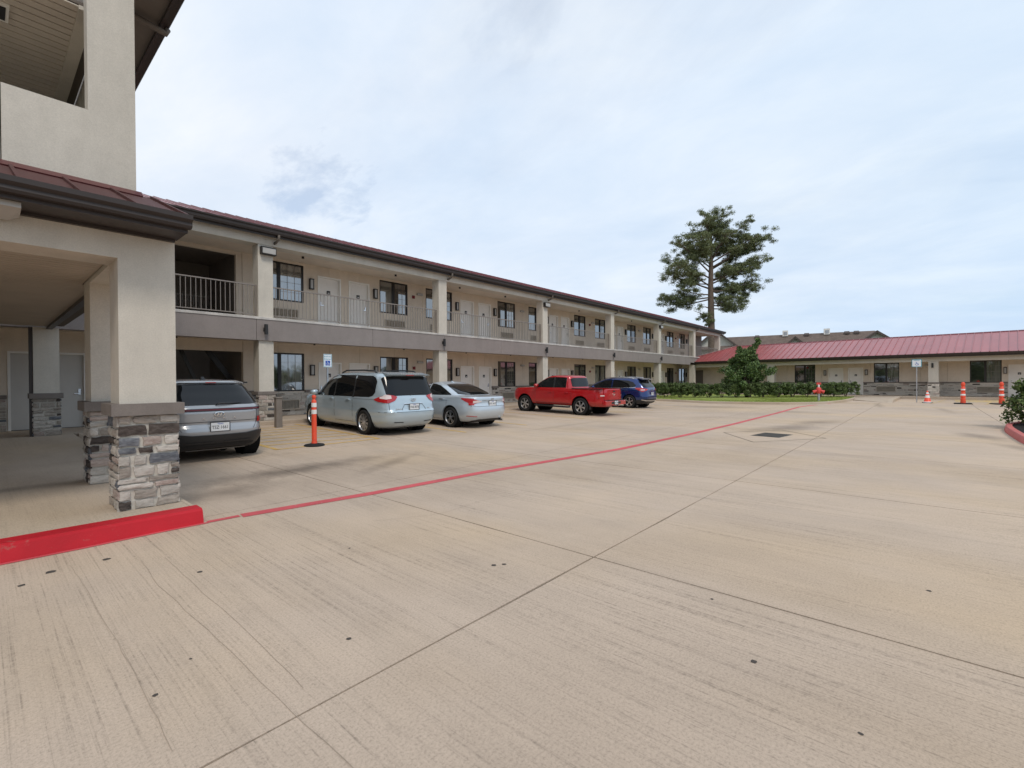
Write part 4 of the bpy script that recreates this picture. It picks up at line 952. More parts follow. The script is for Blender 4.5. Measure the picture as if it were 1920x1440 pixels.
def wheel(parent, side, y, r, w, hw, style, nsp, rimr=.68, mat=ALLOY):
    x = side * (hw - w / 2 - .012); s = side
    t = MB(); R0 = r * rimr
    prof = [(R0 - .01, -w / 2 + .02), (R0 + .01, -w / 2), (r * .93, -w / 2 - .004), (r * .985, -w / 2 + .02), (r, -w / 2 + .05), (r, w / 2 - .05), (r * .985, w / 2 - .02), (r * .93, w / 2 + .004), (R0 + .01, w / 2), (R0 - .01, w / 2 - .02)]
    t.lathe([(a, b * s) for a, b in prof], 40, 'x', (0, 0, 0))
    for k in range(48):     # tread blocks
        a = 2 * math.pi * k / 48; c, q = math.cos(a), math.sin(a); c2, q2 = math.cos(a + .07), math.sin(a + .07)
        for (xa, xb) in ((-w / 2 + .04, -.01), (.01, w / 2 - .04)):
            t.add([(xa, c * (r - .003), q * (r - .003)), (xb, c * (r - .003), q * (r - .003)), (xb, c * (r + .005), q * (r + .005)), (xa, c * (r + .005), q * (r + .005)), (xa, c2 * (r - .003), q2 * (r - .003)), (xb, c2 * (r - .003), q2 * (r - .003)), (xb, c2 * (r + .005), q2 * (r + .005)), (xa, c2 * (r + .005), q2 * (r + .005))], [(3, 2, 6, 7), (0, 1, 2, 3), (4, 7, 6, 5), (0, 3, 7, 4), (1, 5, 6, 2)])
    tyre = t.build('wheel', RUBBER, parent, 40); tyre.location = (x, y, r)
    b = MB(); xo = s * (w / 2 - .02)
    b.lathe([(0, xo - s * .07), (R0 * .95, xo - s * .07), (R0, xo - s * .02)], 32, 'x'); b.build('brake_backing', WELL, tyre)
    m = MB(); m.lathe([(R0 + .004, xo - s * .05), (R0 + .006, xo + s * .006), (R0 - .012, xo + s * .010), (R0 - .022, xo - s * .01), (R0 - .02, xo - s * .05)], 40, 'x')
    m.lathe([(0, xo + s * .004), (R0 * .16, xo + s * .002), (R0 * .20, xo - s * .02), (R0 * .2, xo - s * .05)], 20, 'x')
    for k in range(nsp):
        a0 = 2 * math.pi * (k + .25) / nsp
        for da in ((-.0,) if style in ('single', 'wide') else ((-.09, .09) if nsp > 7 else (-.17, .17))):
            a = a0 + da; h1, h2 = (.085, .055) if style == 'single' else (.04, .028)
            if style == 'wide': h1, h2 = .07, .12
            pts = []
            for rr, hh in ((R0 * .15, h1 * R0), (R0 * .985, h2 * R0 * 1.4)):
                for sg in (-1, 1):
                    pts.append((rr * math.cos(a) - sg * hh * math.sin(a), rr * math.sin(a) + sg * hh * math.cos(a)))
            f0, f1 = xo - s * .002, xo - s * .012
            vs = [(f0, *pts[0]), (f0, *pts[1]), (f1, *pts[3]), (f1, *pts[2]), (f0 - s * .03, *pts[0]), (f0 - s * .03, *pts[1]), (f1 - s * .03, *pts[3]), (f1 - s * .03, *pts[2])]
            m.add(vs, [(0, 1, 2, 3), (0, 4, 5, 1), (1, 5, 6, 2), (2, 6, 7, 3), (3, 7, 4, 0)])
    m.build('rim', mat, tyre, 35)
    for k in range(5): a = 2 * math.pi * k / 5; MB().lathe([(0, xo + s * .0), (.011, xo + s * .0), (.011, xo - s * .02)], 8, 'x', (0, R0 * .12 * math.cos(a), R0 * .12 * math.sin(a))).build('wheel_nut', BLACK, tyre) if k < 0 else None
    return tyre
def vehicle(name, label, cat, group, X, Y, axr, wb, sh, ztop, hw, wheel_r, ww, paint_mat, lv_z0=.2, arch=None, extra_cut=None, rz=0, style='single', nsp=10, rim=ALLOY, rimr=.68):
    g0, g1 = G(X, Y + axr), G(X, Y + axr + wb); pit = math.atan2(g1 - g0, wb)
    v = empty(name, (X, Y, g0 - math.tan(pit) * axr), rz, label, cat, group); v.rotation_euler = (pit, 0, rz)
    b = sh.body(lv_z0, ztop).build('body', paint_mat, v)
    ar = arch or wheel_r + .055; c = MB()
    for yy in (axr, axr + wb):
        for s in (-1, 1): c.lathe([(0, s * (hw + .2)), (ar, s * (hw + .2)), (ar, s * (hw - ww - .10)), (0, s * (hw - ww - .10))], 40, 'x', (0, yy, wheel_r + .01))
    cm_ = c.mesh(); bm = bmesh.new(); bm.from_mesh(cm_); bmesh.ops.remove_doubles(bm, verts=bm.verts, dist=1e-5); bmesh.ops.recalc_face_normals(bm, faces=bm.faces); bm.to_mesh(cm_); bm.free()
    co = bpy.data.objects.new('cutter', cm_); COL.objects.link(co); co.parent = v; bpy.context.view_layer.update()
    boolean(b, co)
    if extra_cut:
        cm_ = MB().box(*extra_cut).mesh(); co = bpy.data.objects.new('cutter', cm_); COL.objects.link(co); co.parent = v; bpy.context.view_layer.update(); boolean(b, co)
    me = b.data; me.materials.clear(); me.materials.append(paint_mat); me.polygons.foreach_set('material_index', [0] * len(me.polygons)); me.polygons.foreach_set('use_smooth', [True] * len(me.polygons)); me.set_sharp_from_angle(angle=R(38))
    for yy in (axr, axr + wb):
        for s in (-1, 1):
            w_ = MB(); w_.lathe([(ar - .008, s * (hw - .05)), (ar - .008, s * (hw - ww - .09)), (0, s * (hw - ww - .09))], 36, 'x', (0, yy, wheel_r + .01)); w_.build('wheel_well', WELL, v)
            wheel(v, s, yy, wheel_r, ww, hw, style, nsp, rimr, rim)
    # underbody, axle
    u = MB(); u.box(-hw + .28, hw - .28, .55, sh.lv[0][2] - .5, lv_z0 - .04, lv_z0 + .12); u.tube([(-hw + .2, axr, wheel_r), (hw - .2, axr, wheel_r)], .04, 8); u.tube([(.2, .5, lv_z0), (.25, 1.4, lv_z0 + .02)], .09, 10); u.build('underbody', WELL, v)
    return v, b
def P(v, sh, name, mat, specs, sides=(-1, 1), **k):
    for s in sides:
        m = MB()
        for q in specs: sh.patch(m, q, side=s, **k)
        m.build(name, mat, v, 40)
def Pfull(v, sh, name, mat, pts, off=.006, **k):   # patch across the tail: mirrored halves in one mesh
    m = MB()
    for s in (-1, 1): sh.patch(m, pts, side=s, off=off, **k)
    return m.build(name, mat, v, 40)
def seam(v, sh, lines, z=None):
    m = MB()
    for q in lines:
        for s in (-1, 1): sh.patch(m, q, side=s, off=.0022, nu=8, nv=5, skirt=.003)
    m.build('panel_gap', SEAM, v)
def vline(y, z0, z1, w=.009, k='y'): return [(k, y - w / 2, z0, z1), (k, y + w / 2, z0, z1)]
def hline(a, b, z, w=.009): return [(a[0], a[1], z - w / 2, z + w / 2), (b[0], b[1], z - w / 2, z + w / 2)]
def mirror_part(v, hw, y, z, paint_mat, sc=1):
    for s in (-1, 1):
        m = MB(); m.lathe([(0, -.09), (.06, -.085), (.095, -.05), (.105, .02), (.10, .07), (0, .075)], 16, 'y', (0, 0, 0)); m.v = [(a * 1.15 * sc, b * sc, c * .82 * sc) for a, b, c in m.v]
        m.v = [(a + s * (hw + .10), b + y, c + z) for a, b, c in m.v]; o = m.build('side_mirror', paint_mat, v, True)
        MB().box(*sorted((s * (hw - .10), s * (hw + .06))), y - .03, y + .05, z - .06, z - .03).build('mirror_stalk', BLACK, o)
def handle(v, sh, pts, mat):
    for s in (-1, 1):
        for (y, z) in pts:
            p = sh.pt(z, sh.ph_y(z, y), s); m = MB(); m.cbox(min(p.x, p.x + s * .035), max(p.x, p.x + s * .035), y - .10, y + .10, z - .018, z + .018, .008); m.build('door_handle', mat, v)
def plate(v, y, z, x, body, tilt=0, sub='TEXAS'):
    m = MB(); m.cbox(-.155, .155, -.006, .004, -.078, .078, .004); p = m.build('licence_plate', PLATEM, v); p.location = (x, y, z); p.rotation_euler = (tilt, 0, 0)
    text('plate_text', body, .088, PLATEK, p, (0, -.008, -.012), sx=.80, ext=.001)
    text('plate_text', sub, .034, SIGNB, p, (0, -.008, .055), sx=1.0, ext=.001)
    fr = MB(); fr.box(-.162, .162, -.009, .006, .080, .088); fr.box(-.162, .162, -.009, .006, -.088, -.080); fr.box(-.168, -.160, -.009, .006, -.088, .088); fr.box(.160, .168, -.009, .006, -.088, .088); fr.build('plate_frame', BLACK, p)
def emblem(v, x, y, z, rx, rz_, glyph='', tilt=0):
    pts = []; m = MB(); n = 32
    for (k, d) in ((1.0, 0), (1.0, -.010), (.80, -.012), (.80, 0)):
        for i in range(n): a = 2 * math.pi * i / n; m.v.append((rx * k * math.cos(a), d, rz_ * k * math.sin(a)))
    for r in range(3):
        for i in range(n): m.f.append((r * n + i, r * n + (i + 1) % n, (r + 1) * n + (i + 1) % n, (r + 1) * n + i)); m.m.append(0)
    if glyph == 'h':
        for q in ([(-.55, -.55), (-.30, -.55), (-.08, .55), (-.33, .55)], [(.08, -.55), (.33, -.55), (.55, .55), (.30, .55)], [(-.30, -.16), (.35, .04), (.30, .2), (-.25, -.0)]):
            m.add([(a * rx * .9, -.011, b * rz_ * .95) for a, b in q], [(0, 1, 2, 3)])
    if glyph == 't':
        for (ex, ez, oz) in ((.42, .74, 0), (.74, .28, .34)):
            b0 = len(m.v)
            for k in (1, .80):
                for i in range(n): a = 2 * math.pi * i / n; m.v.append((rx * ex * k * math.cos(a), -.011, rz_ * (ez * k * math.sin(a) + oz)))
            for i in range(n): m.f.append((b0 + i, b0 + (i + 1) % n, b0 + n + (i + 1) % n, b0 + n + i)); m.m.append(0)
    if glyph == 'bar': m.box(-rx * 1.0, rx * 1.0, -.012, -.004, -rz_ * .16, rz_ * .16)
    o = m.build('emblem', CHROME, v); o.location = (x, y, z); o.rotation_euler = (tilt, 0, 0); return o

CG = 'vehicles parked nose-in along the walkway'
# ---------------------------------------------------------------- silver-blue minivan
VP = carpaint('van_paint', (.47, .565, .625), .4, .26)
sh = Shell([(.20, .32, 4.85, .86, 5), (.28, .14, 4.98, .93, 5), (.42, .045, 5.06, .975, 5.5), (.56, .015, 5.08, .985, 5.5), (.66, .02, 5.07, .99, 6), (.72, .07, 5.04, .985, 6), (.86, .10, 4.95, .985, 6), (.98, .13, 4.78, .975, 6),
            (1.02, .14, 4.55, .968, 6), (1.06, .16, 4.18, .95, 6), (1.11, .18, 4.00, .935, 6.5), (1.25, .24, 3.80, .91, 7), (1.40, .31, 3.56, .882, 7), (1.55, .38, 3.26, .850, 7), (1.64, .43, 3.02, .815, 6.5), (1.69, .50, 2.80, .765, 6), (1.725, .75, 2.45, .65, 5), (1.745, 1.15, 2.05, .42, 4), (1.75, 1.4, 1.8, .2, 3)])
van, vb = vehicle('minivan', 'silver-blue minivan with roof rails parked nose-in between the orange delineator and the sedan', 'minivan', CG, 8.0, 10.62, 1.08, 3.03, sh, 1.75, .985, .345, .225, VP, style='double', nsp=10, rimr=.70)
P(van, sh, 'rear_side_window', CARGL, [[('y', .60, 1.18, 1.48), ('y', .68, 1.09, 1.58), ('y', .82, 1.05, 1.625), ('y', 1.58, 1.035, 1.64)]])
P(van, sh, 'sliding_door_window', CARGL, [[('y', 1.66, 1.035, 1.64), ('y', 2.64, 1.025, 1.64)]])
P(van, sh, 'front_door_window', CARGL, [[('y', 2.72, 1.025, 1.635), ('y', 3.05, 1.02, 1.575), ('y', 3.40, 1.02, 1.42), ('y', 3.74, 1.02, 1.21), ('y', 3.92, 1.02, 1.06)]])
P(van, sh, 'window_surround', BLACK, [[('y', 1.56, 1.02, 1.65), ('y', 1.68, 1.02, 1.65)], [('y', 2.62, 1.015, 1.65), ('y', 2.74, 1.015, 1.65)]], off=.003)
Pfull(van, sh, 'rear_window', CARGL, [('x', 0, 1.10, 1.62), ('x', .45, 1.095, 1.62), ('x', .64, 1.09, 1.61), ('x', .73, 1.10, 1.59), ('x', .77, 1.14, 1.55)], off=.007)
P(van, sh, 'tail_light', TAILR, [[('x', .50, 1.055, 1.075), ('x', .58, .965, 1.10), ('x', .72, .905, 1.125), ('d', .10, .90, 1.115), ('d', .32, .93, 1.045), ('d', .46, .975, 1.0)]], off=.014, nu=5, nv=5)
P(van, sh, 'lamp_inset', TAILC, [[('x', .66, 1.02, 1.10), ('x', .78, 1.00, 1.128), ('d', .14, 1.005, 1.105), ('d', .26, 1.02, 1.05)]], off=.019, nu=5, nv=3)
Pfull(van, sh, 'plate_recess', BLACK, [('x', 0, .845, .86), ('x', .30, .845, .86), ('x', .40, .70, .725)], off=.004, nv=2)
seam(van, sh, [vline(1.62, .38, 1.07), vline(2.64, .30, 1.06), vline(3.72, .45, 1.03), hline(('y', 1.62), ('y', 2.64), .33), hline(('x', .0), ('d', .40), .655), [('x', .735, .66, .92), ('x', .745, .66, .92)], hline(('y', .50), ('y', 1.62), .985, .006)])
Pfull(van, sh, 'bumper_slot', BLACK, [('x', .35, .36, .385), ('x', .62, .37, .395)], off=.004, nv=1)
Pfull(van, sh, 'tailgate_trim', CHROME, [('x', 0, .866, .882), ('x', .33, .866, .882)], off=.012, nv=1)
handle(van, sh, [(1.62 + .25, .955), (2.64 + .17, .955)], VP)
mirror_part(van, .95, 3.72, 1.10, VP)
emblem(van, 0, .10, .985, .075, .052, 't'); plate(van, .055, .79, 0, 'TN6·8078'); text('model_lettering', 'SIENNA', .05, CHROME, van, (-.50, .072, .735), ext=.002, sx=1.2); text('model_lettering', 'XLE', .05, CHROME, van, (.50, .072, .735), ext=.002, sx=1.2)
for s in (-1, 1):
    m = MB(); m.tube([(s * .66, .85, 1.70), (s * .67, .98, 1.765), (s * .67, 1.5, 1.785), (s * .66, 2.5, 1.775), (s * .64, 2.78, 1.70)], .022, 8); m.build('roof_rail', BLACK, van, True)
m = MB(); m.add([(-.70, .26, 1.665), (.70, .26, 1.665), (.66, .62, 1.73), (-.66, .62, 1.73), (-.70, .30, 1.635), (.70, .30, 1.635), (.66, .62, 1.68), (-.66, .62, 1.68)], [(0, 1, 2, 3), (4, 7, 6, 5), (0, 4, 5, 1), (1, 5, 6, 2), (3, 2, 6, 7), (0, 3, 7, 4)]); m.build('roof_spoiler', VP, van)
MB().box(-.13, .13, .252, .27, 1.644, 1.66).build('brake_light', TAILR, van)
m = MB(); m.tube([(-.06, .165, 1.10), (-.02, .16, 1.125), (.38, .20, 1.165)], .010, 6); m.build('rear_wiper', BLACK, van)
# ---------------------------------------------------------------- pale blue-silver sedan
SP = carpaint('sedan_paint', (.56, .63, .69), .4, .28)
sh = Shell([(.18, .30, 4.60, .80, 4.5), (.26, .14, 4.72, .86, 5), (.40, .04, 4.80, .905, 5), (.55, .0, 4.82, .915, 5), (.68, .015, 4.80, .917, 5), (.80, .045, 4.72, .912, 5), (.90, .05, 4.50, .902, 5), (.955, .055, 4.1, .885, 5), (.985, .10, 3.6, .87, 5), (1.0, .35, 3.45, .85, 5), (1.02, .62, 3.32, .83, 5),
            (1.10, .84, 3.14, .80, 5), (1.20, 1.12, 2.92, .75, 5), (1.30, 1.42, 2.68, .695, 4.6), (1.37, 1.70, 2.45, .63, 4.2), (1.42, 1.98, 2.22, .50, 3.8), (1.44, 2.05, 2.15, .3, 3)])
sed, sb = vehicle('sedan', 'pale silver-blue sedan parked just right of the minivan', 'car', CG, 10.82, 10.35, 1.05, 2.795, sh, 1.44, .915, .325, .215, SP, style='double', nsp=5, rimr=.68)
P(sed, sh, 'rear_door_window', CARGL, [[('y', 1.10, 1.03, 1.05), ('y', 1.42, 1.02, 1.19), ('y', 1.75, 1.01, 1.315), ('y', 2.02, 1.005, 1.36), ('y', 2.20, 1.0, 1.37)]], nu=4)
P(sed, sh, 'front_door_window', CARGL, [[('y', 2.26, 1.0, 1.37), ('y', 2.45, .995, 1.35), ('y', 2.75, .99, 1.245), ('y', 3.05, .985, 1.105), ('y', 3.22, .98, 1.0)]], nu=4)
Pfull(sed, sh, 'rear_window', CARGL, [('x', 0, 1.035, 1.365), ('x', .35, 1.035, 1.36), ('x', .52, 1.04, 1.345), ('x', .60, 1.05, 1.28), ('x', .66, 1.06, 1.15), ('x', .69, 1.065, 1.08)], off=.006, nv=9)
P(sed, sh, 'tail_light', TAILR, [[('x', .50, .845, .855), ('x', .62, .80, .905), ('x', .78, .735, .935), ('d', .12, .74, .94), ('d', .34, .835, .95), ('d', .52, .92, .952)]], off=.012, nu=5)
P(sed, sh, 'lamp_inset', TAILC, [[('x', .46, .845, .86), ('x', .60, .815, .885), ('x', .70, .80, .87)]], off=.017, nu=4, nv=3)
seam(sed, sh, [vline(1.22, .42, 1.0), vline(2.23, .26, 1.0), vline(3.25, .40, .96), hline(('y', 1.22), ('y', 3.25), .26), hline(('x', 0), ('x', .74), .70), [('x', .745, .70, .92), ('x', .752, .70, .92)]])
P(sed, sh, 'side_crease', SP, [[('y', 1.15, .865, .885), ('y', 3.9, .80, .815)]], off=.014, nv=1)
Pfull(sed, sh, 'trunk_trim', CHROME, [('x', 0, .872, .886), ('x', .44, .868, .882)], off=.010, nv=1)
P(sed, sh, 'bumper_reflector', TAILR, [[('x', .60, .375, .395), ('x', .80, .39, .41)]], off=.006, nv=1)
Pfull(sed, sh, 'bumper_valance', BLACK, [('x', 0, .20, .30), ('x', .5, .20, .295), ('x', .66, .20, .25)], off=.004, nv=2)
handle(sed, sh, [(1.45, .90), (2.45, .885)], CHROME); mirror_part(sed, .86, 3.05, 1.03, SP, .85)
emblem(sed, 0, .045, .925, .065, .034, 'h'); plate(sed, .028, .785, 0, 'RYC·4417')
m = MB(); m.add([(-.03, 1.86, 1.395), (.03, 1.86, 1.395), (.02, 1.98, 1.46), (-.02, 1.98, 1.46), (.03, 2.02, 1.41), (-.03, 2.02, 1.41)], [(0, 1, 2, 3), (1, 4, 2), (0, 3, 5), (2, 4, 5, 3)]); m.build('antenna_fin', SP, sed)
m = MB(); m.tube([(.48, .02, .235), (.48, .3, .235)], .038, 10); m.build('exhaust_tip', CHROME, sed)
# ---------------------------------------------------------------- red crew-cab pickup
TP = carpaint('truck_paint', (.44, .004, .008), .1, .24)
sh = Shell([(.42, .06, 5.0, .84, 7), (.50, .03, 5.12, .90, 7), (.60, .02, 5.24, .925, 8), (.75, .03, 5.28, .93, 8), (.95, .04, 5.26, .93, 8), (1.06, .045, 5.20, .925, 8), (1.12, .05, 5.10, .915, 8), (1.165, .055, 4.70, .905, 8), (1.19, .06, 4.1, .89, 8)])
trk, tb = vehicle('pickup_truck', 'bright red crew-cab pickup truck with open bed and dark-spoked wheels', 'pickup truck', CG, 17.66, 9.85, 1.20, 3.20, sh, 1.19, .93, .39, .255, TP, lv_z0=.42, arch=.475, extra_cut=(-.76, .76, .10, 1.62, .72, 1.4), style='wide', nsp=6, rimr=.66, rim=ALLOY)
cab = Shell([(1.10, 1.72, 4.12, .89, 8), (1.17, 1.73, 4.05, .885, 8), (1.25, 1.745, 3.93, .87, 8), (1.42, 1.78, 3.66, .835, 8), (1.58, 1.815, 3.38, .795, 8), (1.68, 1.84, 3.18, .765, 7), (1.735, 1.88, 3.02, .725, 6), (1.765, 2.0, 2.85, .64, 5), (1.78, 2.2, 2.65, .45, 4), (1.785, 2.3, 2.55, .3, 3)])
cab.body(1.10, 1.785).build('cab', TP, trk, 38)
P(trk, cab, 'rear_door_window', CARGL, [[('y', 2.0, 1.22, 1.655), ('y', 2.10, 1.21, 1.675), ('y', 2.62, 1.205, 1.68)]])
P(trk, cab, 'front_door_window', CARGL, [[('y', 2.72, 1.20, 1.68), ('y', 3.05, 1.195, 1.66), ('y', 3.40, 1.19, 1.50), ('y', 3.72, 1.185, 1.30), ('y', 3.86, 1.185, 1.21)]])
Pfull(trk, cab, 'rear_window', CARGL, [('x', 0, 1.25, 1.66), ('x', .55, 1.25, 1.655), ('x', .66, 1.26, 1.63), ('x', .70, 1.29, 1.60)])
P(trk, cab, 'door_pillar', BLACK, [[('y', 2.60, 1.20, 1.685), ('y', 2.74, 1.20, 1.685)]], off=.003)
P(trk, sh, 'tail_light', TAILR, [[('x', .80, .80, 1.06), ('x', .88, .79, 1.075), ('d', .10, .79, 1.08), ('d', .22, .80, 1.07)]], off=.012)
P(trk, sh, 'lamp_inset', TAILC, [[('x', .84, .88, .93), ('d', .05, .88, .93)]], off=.017, nv=2)
Pfull(trk, sh, 'tailgate', TP, [('x', 0, .72, 1.145), ('x', .74, .72, 1.145)], off=.012)
MB().box(-.09, .09, .015, .035, 1.06, 1.11).build('tailgate_handle', BLACK, trk); emblem(trk, 0, .03, .95, .09, .065, 'bar'); text('tailgate_lettering', 'FRONTIER', .09, TP, trk, (-.0, .026, .82), ext=.003, sx=1.25)
m = MB(); m.cbox(-.88, .88, -.09, .10, .50, .69, .03); bp_ = m.build('rear_bumper', TP, trk); MB().box(-.40, .40, -.094, -.05, .545, .64).build('bumper_step', BLACK, bp_); MB().box(-.78, .78, -.08, .08, .691, .70).build('step_pad', BLACK, bp_)
plate(trk, -.098, .60, .0, 'SDK·2290')
m = MB(); m.tube([(0, .1, .42), (0, -.16, .42)], .03, 8); m.tube([(0, -.16, .42), (0, -.17, .52)], .022, 8); m.build('tow_hitch', BLACK, trk)
for s in (-1, 1): MB().box(*sorted((s * .79, s * .925)), .12, 1.66, 1.175, 1.205).build('bed_rail_cap', BLACK, trk)
MB().box(-.76, .76, .10, 1.62, .70, .722).build('bed_floor', BLACK, trk)
P(trk, sh, 'wheel_arch_trim', BLACK, [[('y', .86, .43, .47), ('y', 1.0, .45, .49)]], off=.004, nv=1)
seam(trk, sh, [vline(1.68, .50, 1.15), vline(2.66, .47, 1.15), vline(3.74, .50, 1.13), hline(('y', 1.72), ('y', 3.74), .50)])
seam(trk, cab, [vline(2.66, 1.10, 1.20), vline(1.93, 1.10, 1.60)])
handle(trk, sh, [(1.92, 1.0), (2.86, 1.0)], TP); mirror_part(trk, .90, 3.62, 1.28, TP, 1.0)
for s in (-1, 1): m = MB(); m.tube([(s * .88, 1.75, .36), (s * .90, 1.85, .34), (s * .90, 3.7, .34), (s * .88, 3.8, .36)], .04, 8); m.build('side_step', BLACK, trk, True)
for s in (-1, 1): MB().box(*sorted((s * .75, s * .90)), .72, .735, .28, .50).build('mud_flap', BLACK, trk)
MB().lathe([(.0, 1.84), (.006, 1.84), (.012, 1.79)], 8, 'z', (0, 2.9, 0)).build('antenna', BLACK, trk)
trk.scale = (.95,) * 3
# ---------------------------------------------------------------- dark blue crossover
BP = carpaint('suv_paint', (.006, .030, .145), .5, .22)
SUVS = [(.24, .30, 4.45, .84, 5), (.34, .12, 4.58, .89, 5), (.48, .03, 4.66, .915, 5), (.62, .0, 4.69, .92, 5.5), (.76, .03, 4.67, .92, 5.5), (.90, .06, 4.55, .918, 5.5), (1.0, .08, 4.30, .91, 5.5), (1.06, .10, 3.95, .895, 5.5), (1.12, .13, 3.68, .875, 5.5),
        (1.22, .20, 3.50, .845, 5.5), (1.36, .32, 3.22, .80, 5.5), (1.48, .44, 2.94, .755, 5), (1.57, .50, 2.68, .70, 4.6), (1.62, .62, 2.45, .62, 4.2), (1.65, .95, 2.15, .48, 4), (1.665, 1.3, 1.8, .3, 3)]
sh = Shell(SUVS)
suv, ub = vehicle('suv', 'dark blue compact SUV with silver roof rails parked beyond the red pickup', 'suv', CG, 23.3, 10.75, .95, 2.705, sh, 1.665, .92, .355, .225, BP, lv_z0=.24, style='wide', nsp=5, rim=ALLOY)
P(suv, sh, 'rear_side_window', CARGL, [[('y', .62, 1.20, 1.26), ('y', .80, 1.14, 1.42), ('y', 1.10, 1.12, 1.50), ('y', 2.0, 1.09, 1.54)]])
P(suv, sh, 'front_door_window', CARGL, [[('y', 2.08, 1.09, 1.54), ('y', 2.5, 1.08, 1.50), ('y', 2.95, 1.07, 1.34), ('y', 3.35, 1.06, 1.14), ('y', 3.5, 1.06, 1.08)]])
P(suv, sh, 'window_trim', CHROME, [[('y', .60, 1.125, 1.14), ('y', 2.0, 1.07, 1.085), ('y', 3.5, 1.04, 1.055)]], off=.008, nv=1)
Pfull(suv, sh, 'rear_window', CARGL, [('x', 0, 1.14, 1.53), ('x', .45, 1.14, 1.525), ('x', .60, 1.15, 1.50), ('x', .66, 1.18, 1.42)])
P(suv, sh, 'tail_light', TAILR, [[('x', .42, 1.03, 1.045), ('x', .62, .96, 1.08), ('x', .80, .90, 1.11), ('d', .12, .90, 1.12), ('d', .34, .97, 1.12), ('d', .50, 1.06, 1.11)]], off=.013)
P(suv, sh, 'lamp_inset', TAILC, [[('x', .66, .99, 1.03), ('x', .80, .98, 1.03), ('d', .12, .99, 1.03)]], off=.018, nv=1)
Pfull(suv, sh, 'lower_cladding', BLACK, [('x', 0, .26, .52), ('x', .70, .26, .52), ('d', .12, .27, .50), ('d', .52, .27, .46)], off=.012)
Pfull(suv, sh, 'skid_trim', CHROME, [('x', 0, .40, .44), ('x', .62, .42, .46), ('x', .78, .46, .49)], off=.022, nv=1)
seam(suv, sh, [vline(1.08, .55, 1.1), vline(2.04, .36, 1.08), vline(3.10, .40, 1.03), hline(('x', 0), ('x', .74), .60)])
P(suv, sh, 'door_sill', BLACK, [[('y', 1.36, .26, .38), ('y', 3.22, .26, .38)]], off=.010, nv=2)
handle(suv, sh, [(1.25, 1.0), (2.25, .98)], BP); mirror_part(suv, .86, 3.2, 1.10, BP, .9)
emblem(suv, 0, .055, 1.0, .07, .055, 'bar'); plate(suv, .025, .80, 0, 'LMV·3165')
for s in (-1, 1): m = MB(); m.tube([(s * .62, .80, 1.60), (s * .635, .95, 1.665), (s * .64, 1.6, 1.685), (s * .62, 2.4, 1.65), (s * .61, 2.6, 1.59)], .024, 8); m.build('roof_rail', ALLOY, suv, True)
m = MB(); m.add([(-.62, .28, 1.585), (.62, .28, 1.585), (.58, .62, 1.645), (-.58, .62, 1.645), (-.62, .33, 1.555), (.62, .33, 1.555), (.58, .64, 1.60), (-.58, .64, 1.60)], [(0, 1, 2, 3), (4, 7, 6, 5), (0, 4, 5, 1), (1, 5, 6, 2), (3, 2, 6, 7), (0, 3, 7, 4)]); m.build('roof_spoiler', BP, suv)
suv.scale = (.955,) * 3
# ---------------------------------------------------------------- grey crossover at the canopy
KPM = carpaint('crossover_paint', (.36, .367, .38), .4, .26)
sh = Shell([(.22, .26, 4.1, .82, 5), (.32, .10, 4.24, .88, 5), (.44, .03, 4.32, .905, 5.5), (.58, .0, 4.35, .912, 5.5), (.66, .02, 4.35, .912, 5.5), (.72, .06, 4.33, .91, 5.5), (.80, .055, 4.30, .91, 5.5), (.92, .055, 4.12, .905, 5.5), (1.0, .075, 3.75, .895, 5.5), (1.045, .10, 3.55, .88, 5.5),
            (1.10, .17, 3.38, .855, 5.5), (1.20, .28, 3.16, .815, 5.5), (1.32, .42, 2.88, .765, 5.2), (1.42, .52, 2.62, .715, 4.8), (1.48, .60, 2.42, .65, 4.4), (1.52, .80, 2.2, .55, 4), (1.545, 1.15, 1.9, .38, 3.6), (1.55, 1.35, 1.7, .2, 3)])
kon, kb = vehicle('crossover', 'light grey crossover with full-width red light bar, half hidden by the canopy column', 'car', CG, 3.02, 10.02, .82, 2.66, sh, 1.55, .912, .335, .225, KPM, lv_z0=.22, style='double', nsp=5)
Pfull(kon, sh, 'rear_window', CARGL, [('x', 0, 1.075, 1.455), ('x', .40, 1.075, 1.45), ('x', .60, 1.075, 1.43), ('x', .67, 1.08, 1.37), ('x', .74, 1.09, 1.24), ('x', .785, 1.095, 1.14)], off=.006, nv=8)
P(kon, sh, 'side_window', CARGL, [[('y', .62, 1.15, 1.22), ('y', .85, 1.10, 1.36), ('y', 1.2, 1.08, 1.42), ('y', 2.3, 1.06, 1.44), ('y', 2.6, 1.05, 1.38), ('y', 3.1, 1.04, 1.12)]])
Pfull(kon, sh, 'light_bar', BARR, [('x', 0, .972, 1.003), ('x', .70, .972, 1.003), ('x', .82, .975, 1.0), ('d', .14, .98, .995)], off=.010, nv=2)
Pfull(kon, sh, 'light_bar_surround', BLACK, [('x', 0, .960, 1.012), ('x', .70, .960, 1.012), ('x', .83, .965, 1.008), ('d', .17, .975, 1.0)], off=.006, nv=2)
Pfull(kon, sh, 'lower_bumper', BLACK, [('x', 0, .24, .525), ('x', .45, .24, .53), ('x', .66, .24, .56), ('x', .80, .25, .545), ('d', .12, .27, .535), ('d', .42, .30, .535)], off=.022, nv=6)
Pfull(kon, sh, 'skid_trim', ALLOYD, [('x', .08, .38, .40), ('x', .55, .385, .41)], off=.032, nv=1)
Pfull(kon, sh, 'lower_grille', SEAM, [('x', 0, .30, .36), ('x', .50, .30, .36), ('x', .62, .32, .35)], off=.026, nv=1)
Pfull(kon, sh, 'exhaust_valance', STEEL, [('x', 0, .245, .268), ('x', .50, .245, .268)], off=.032, nv=1)
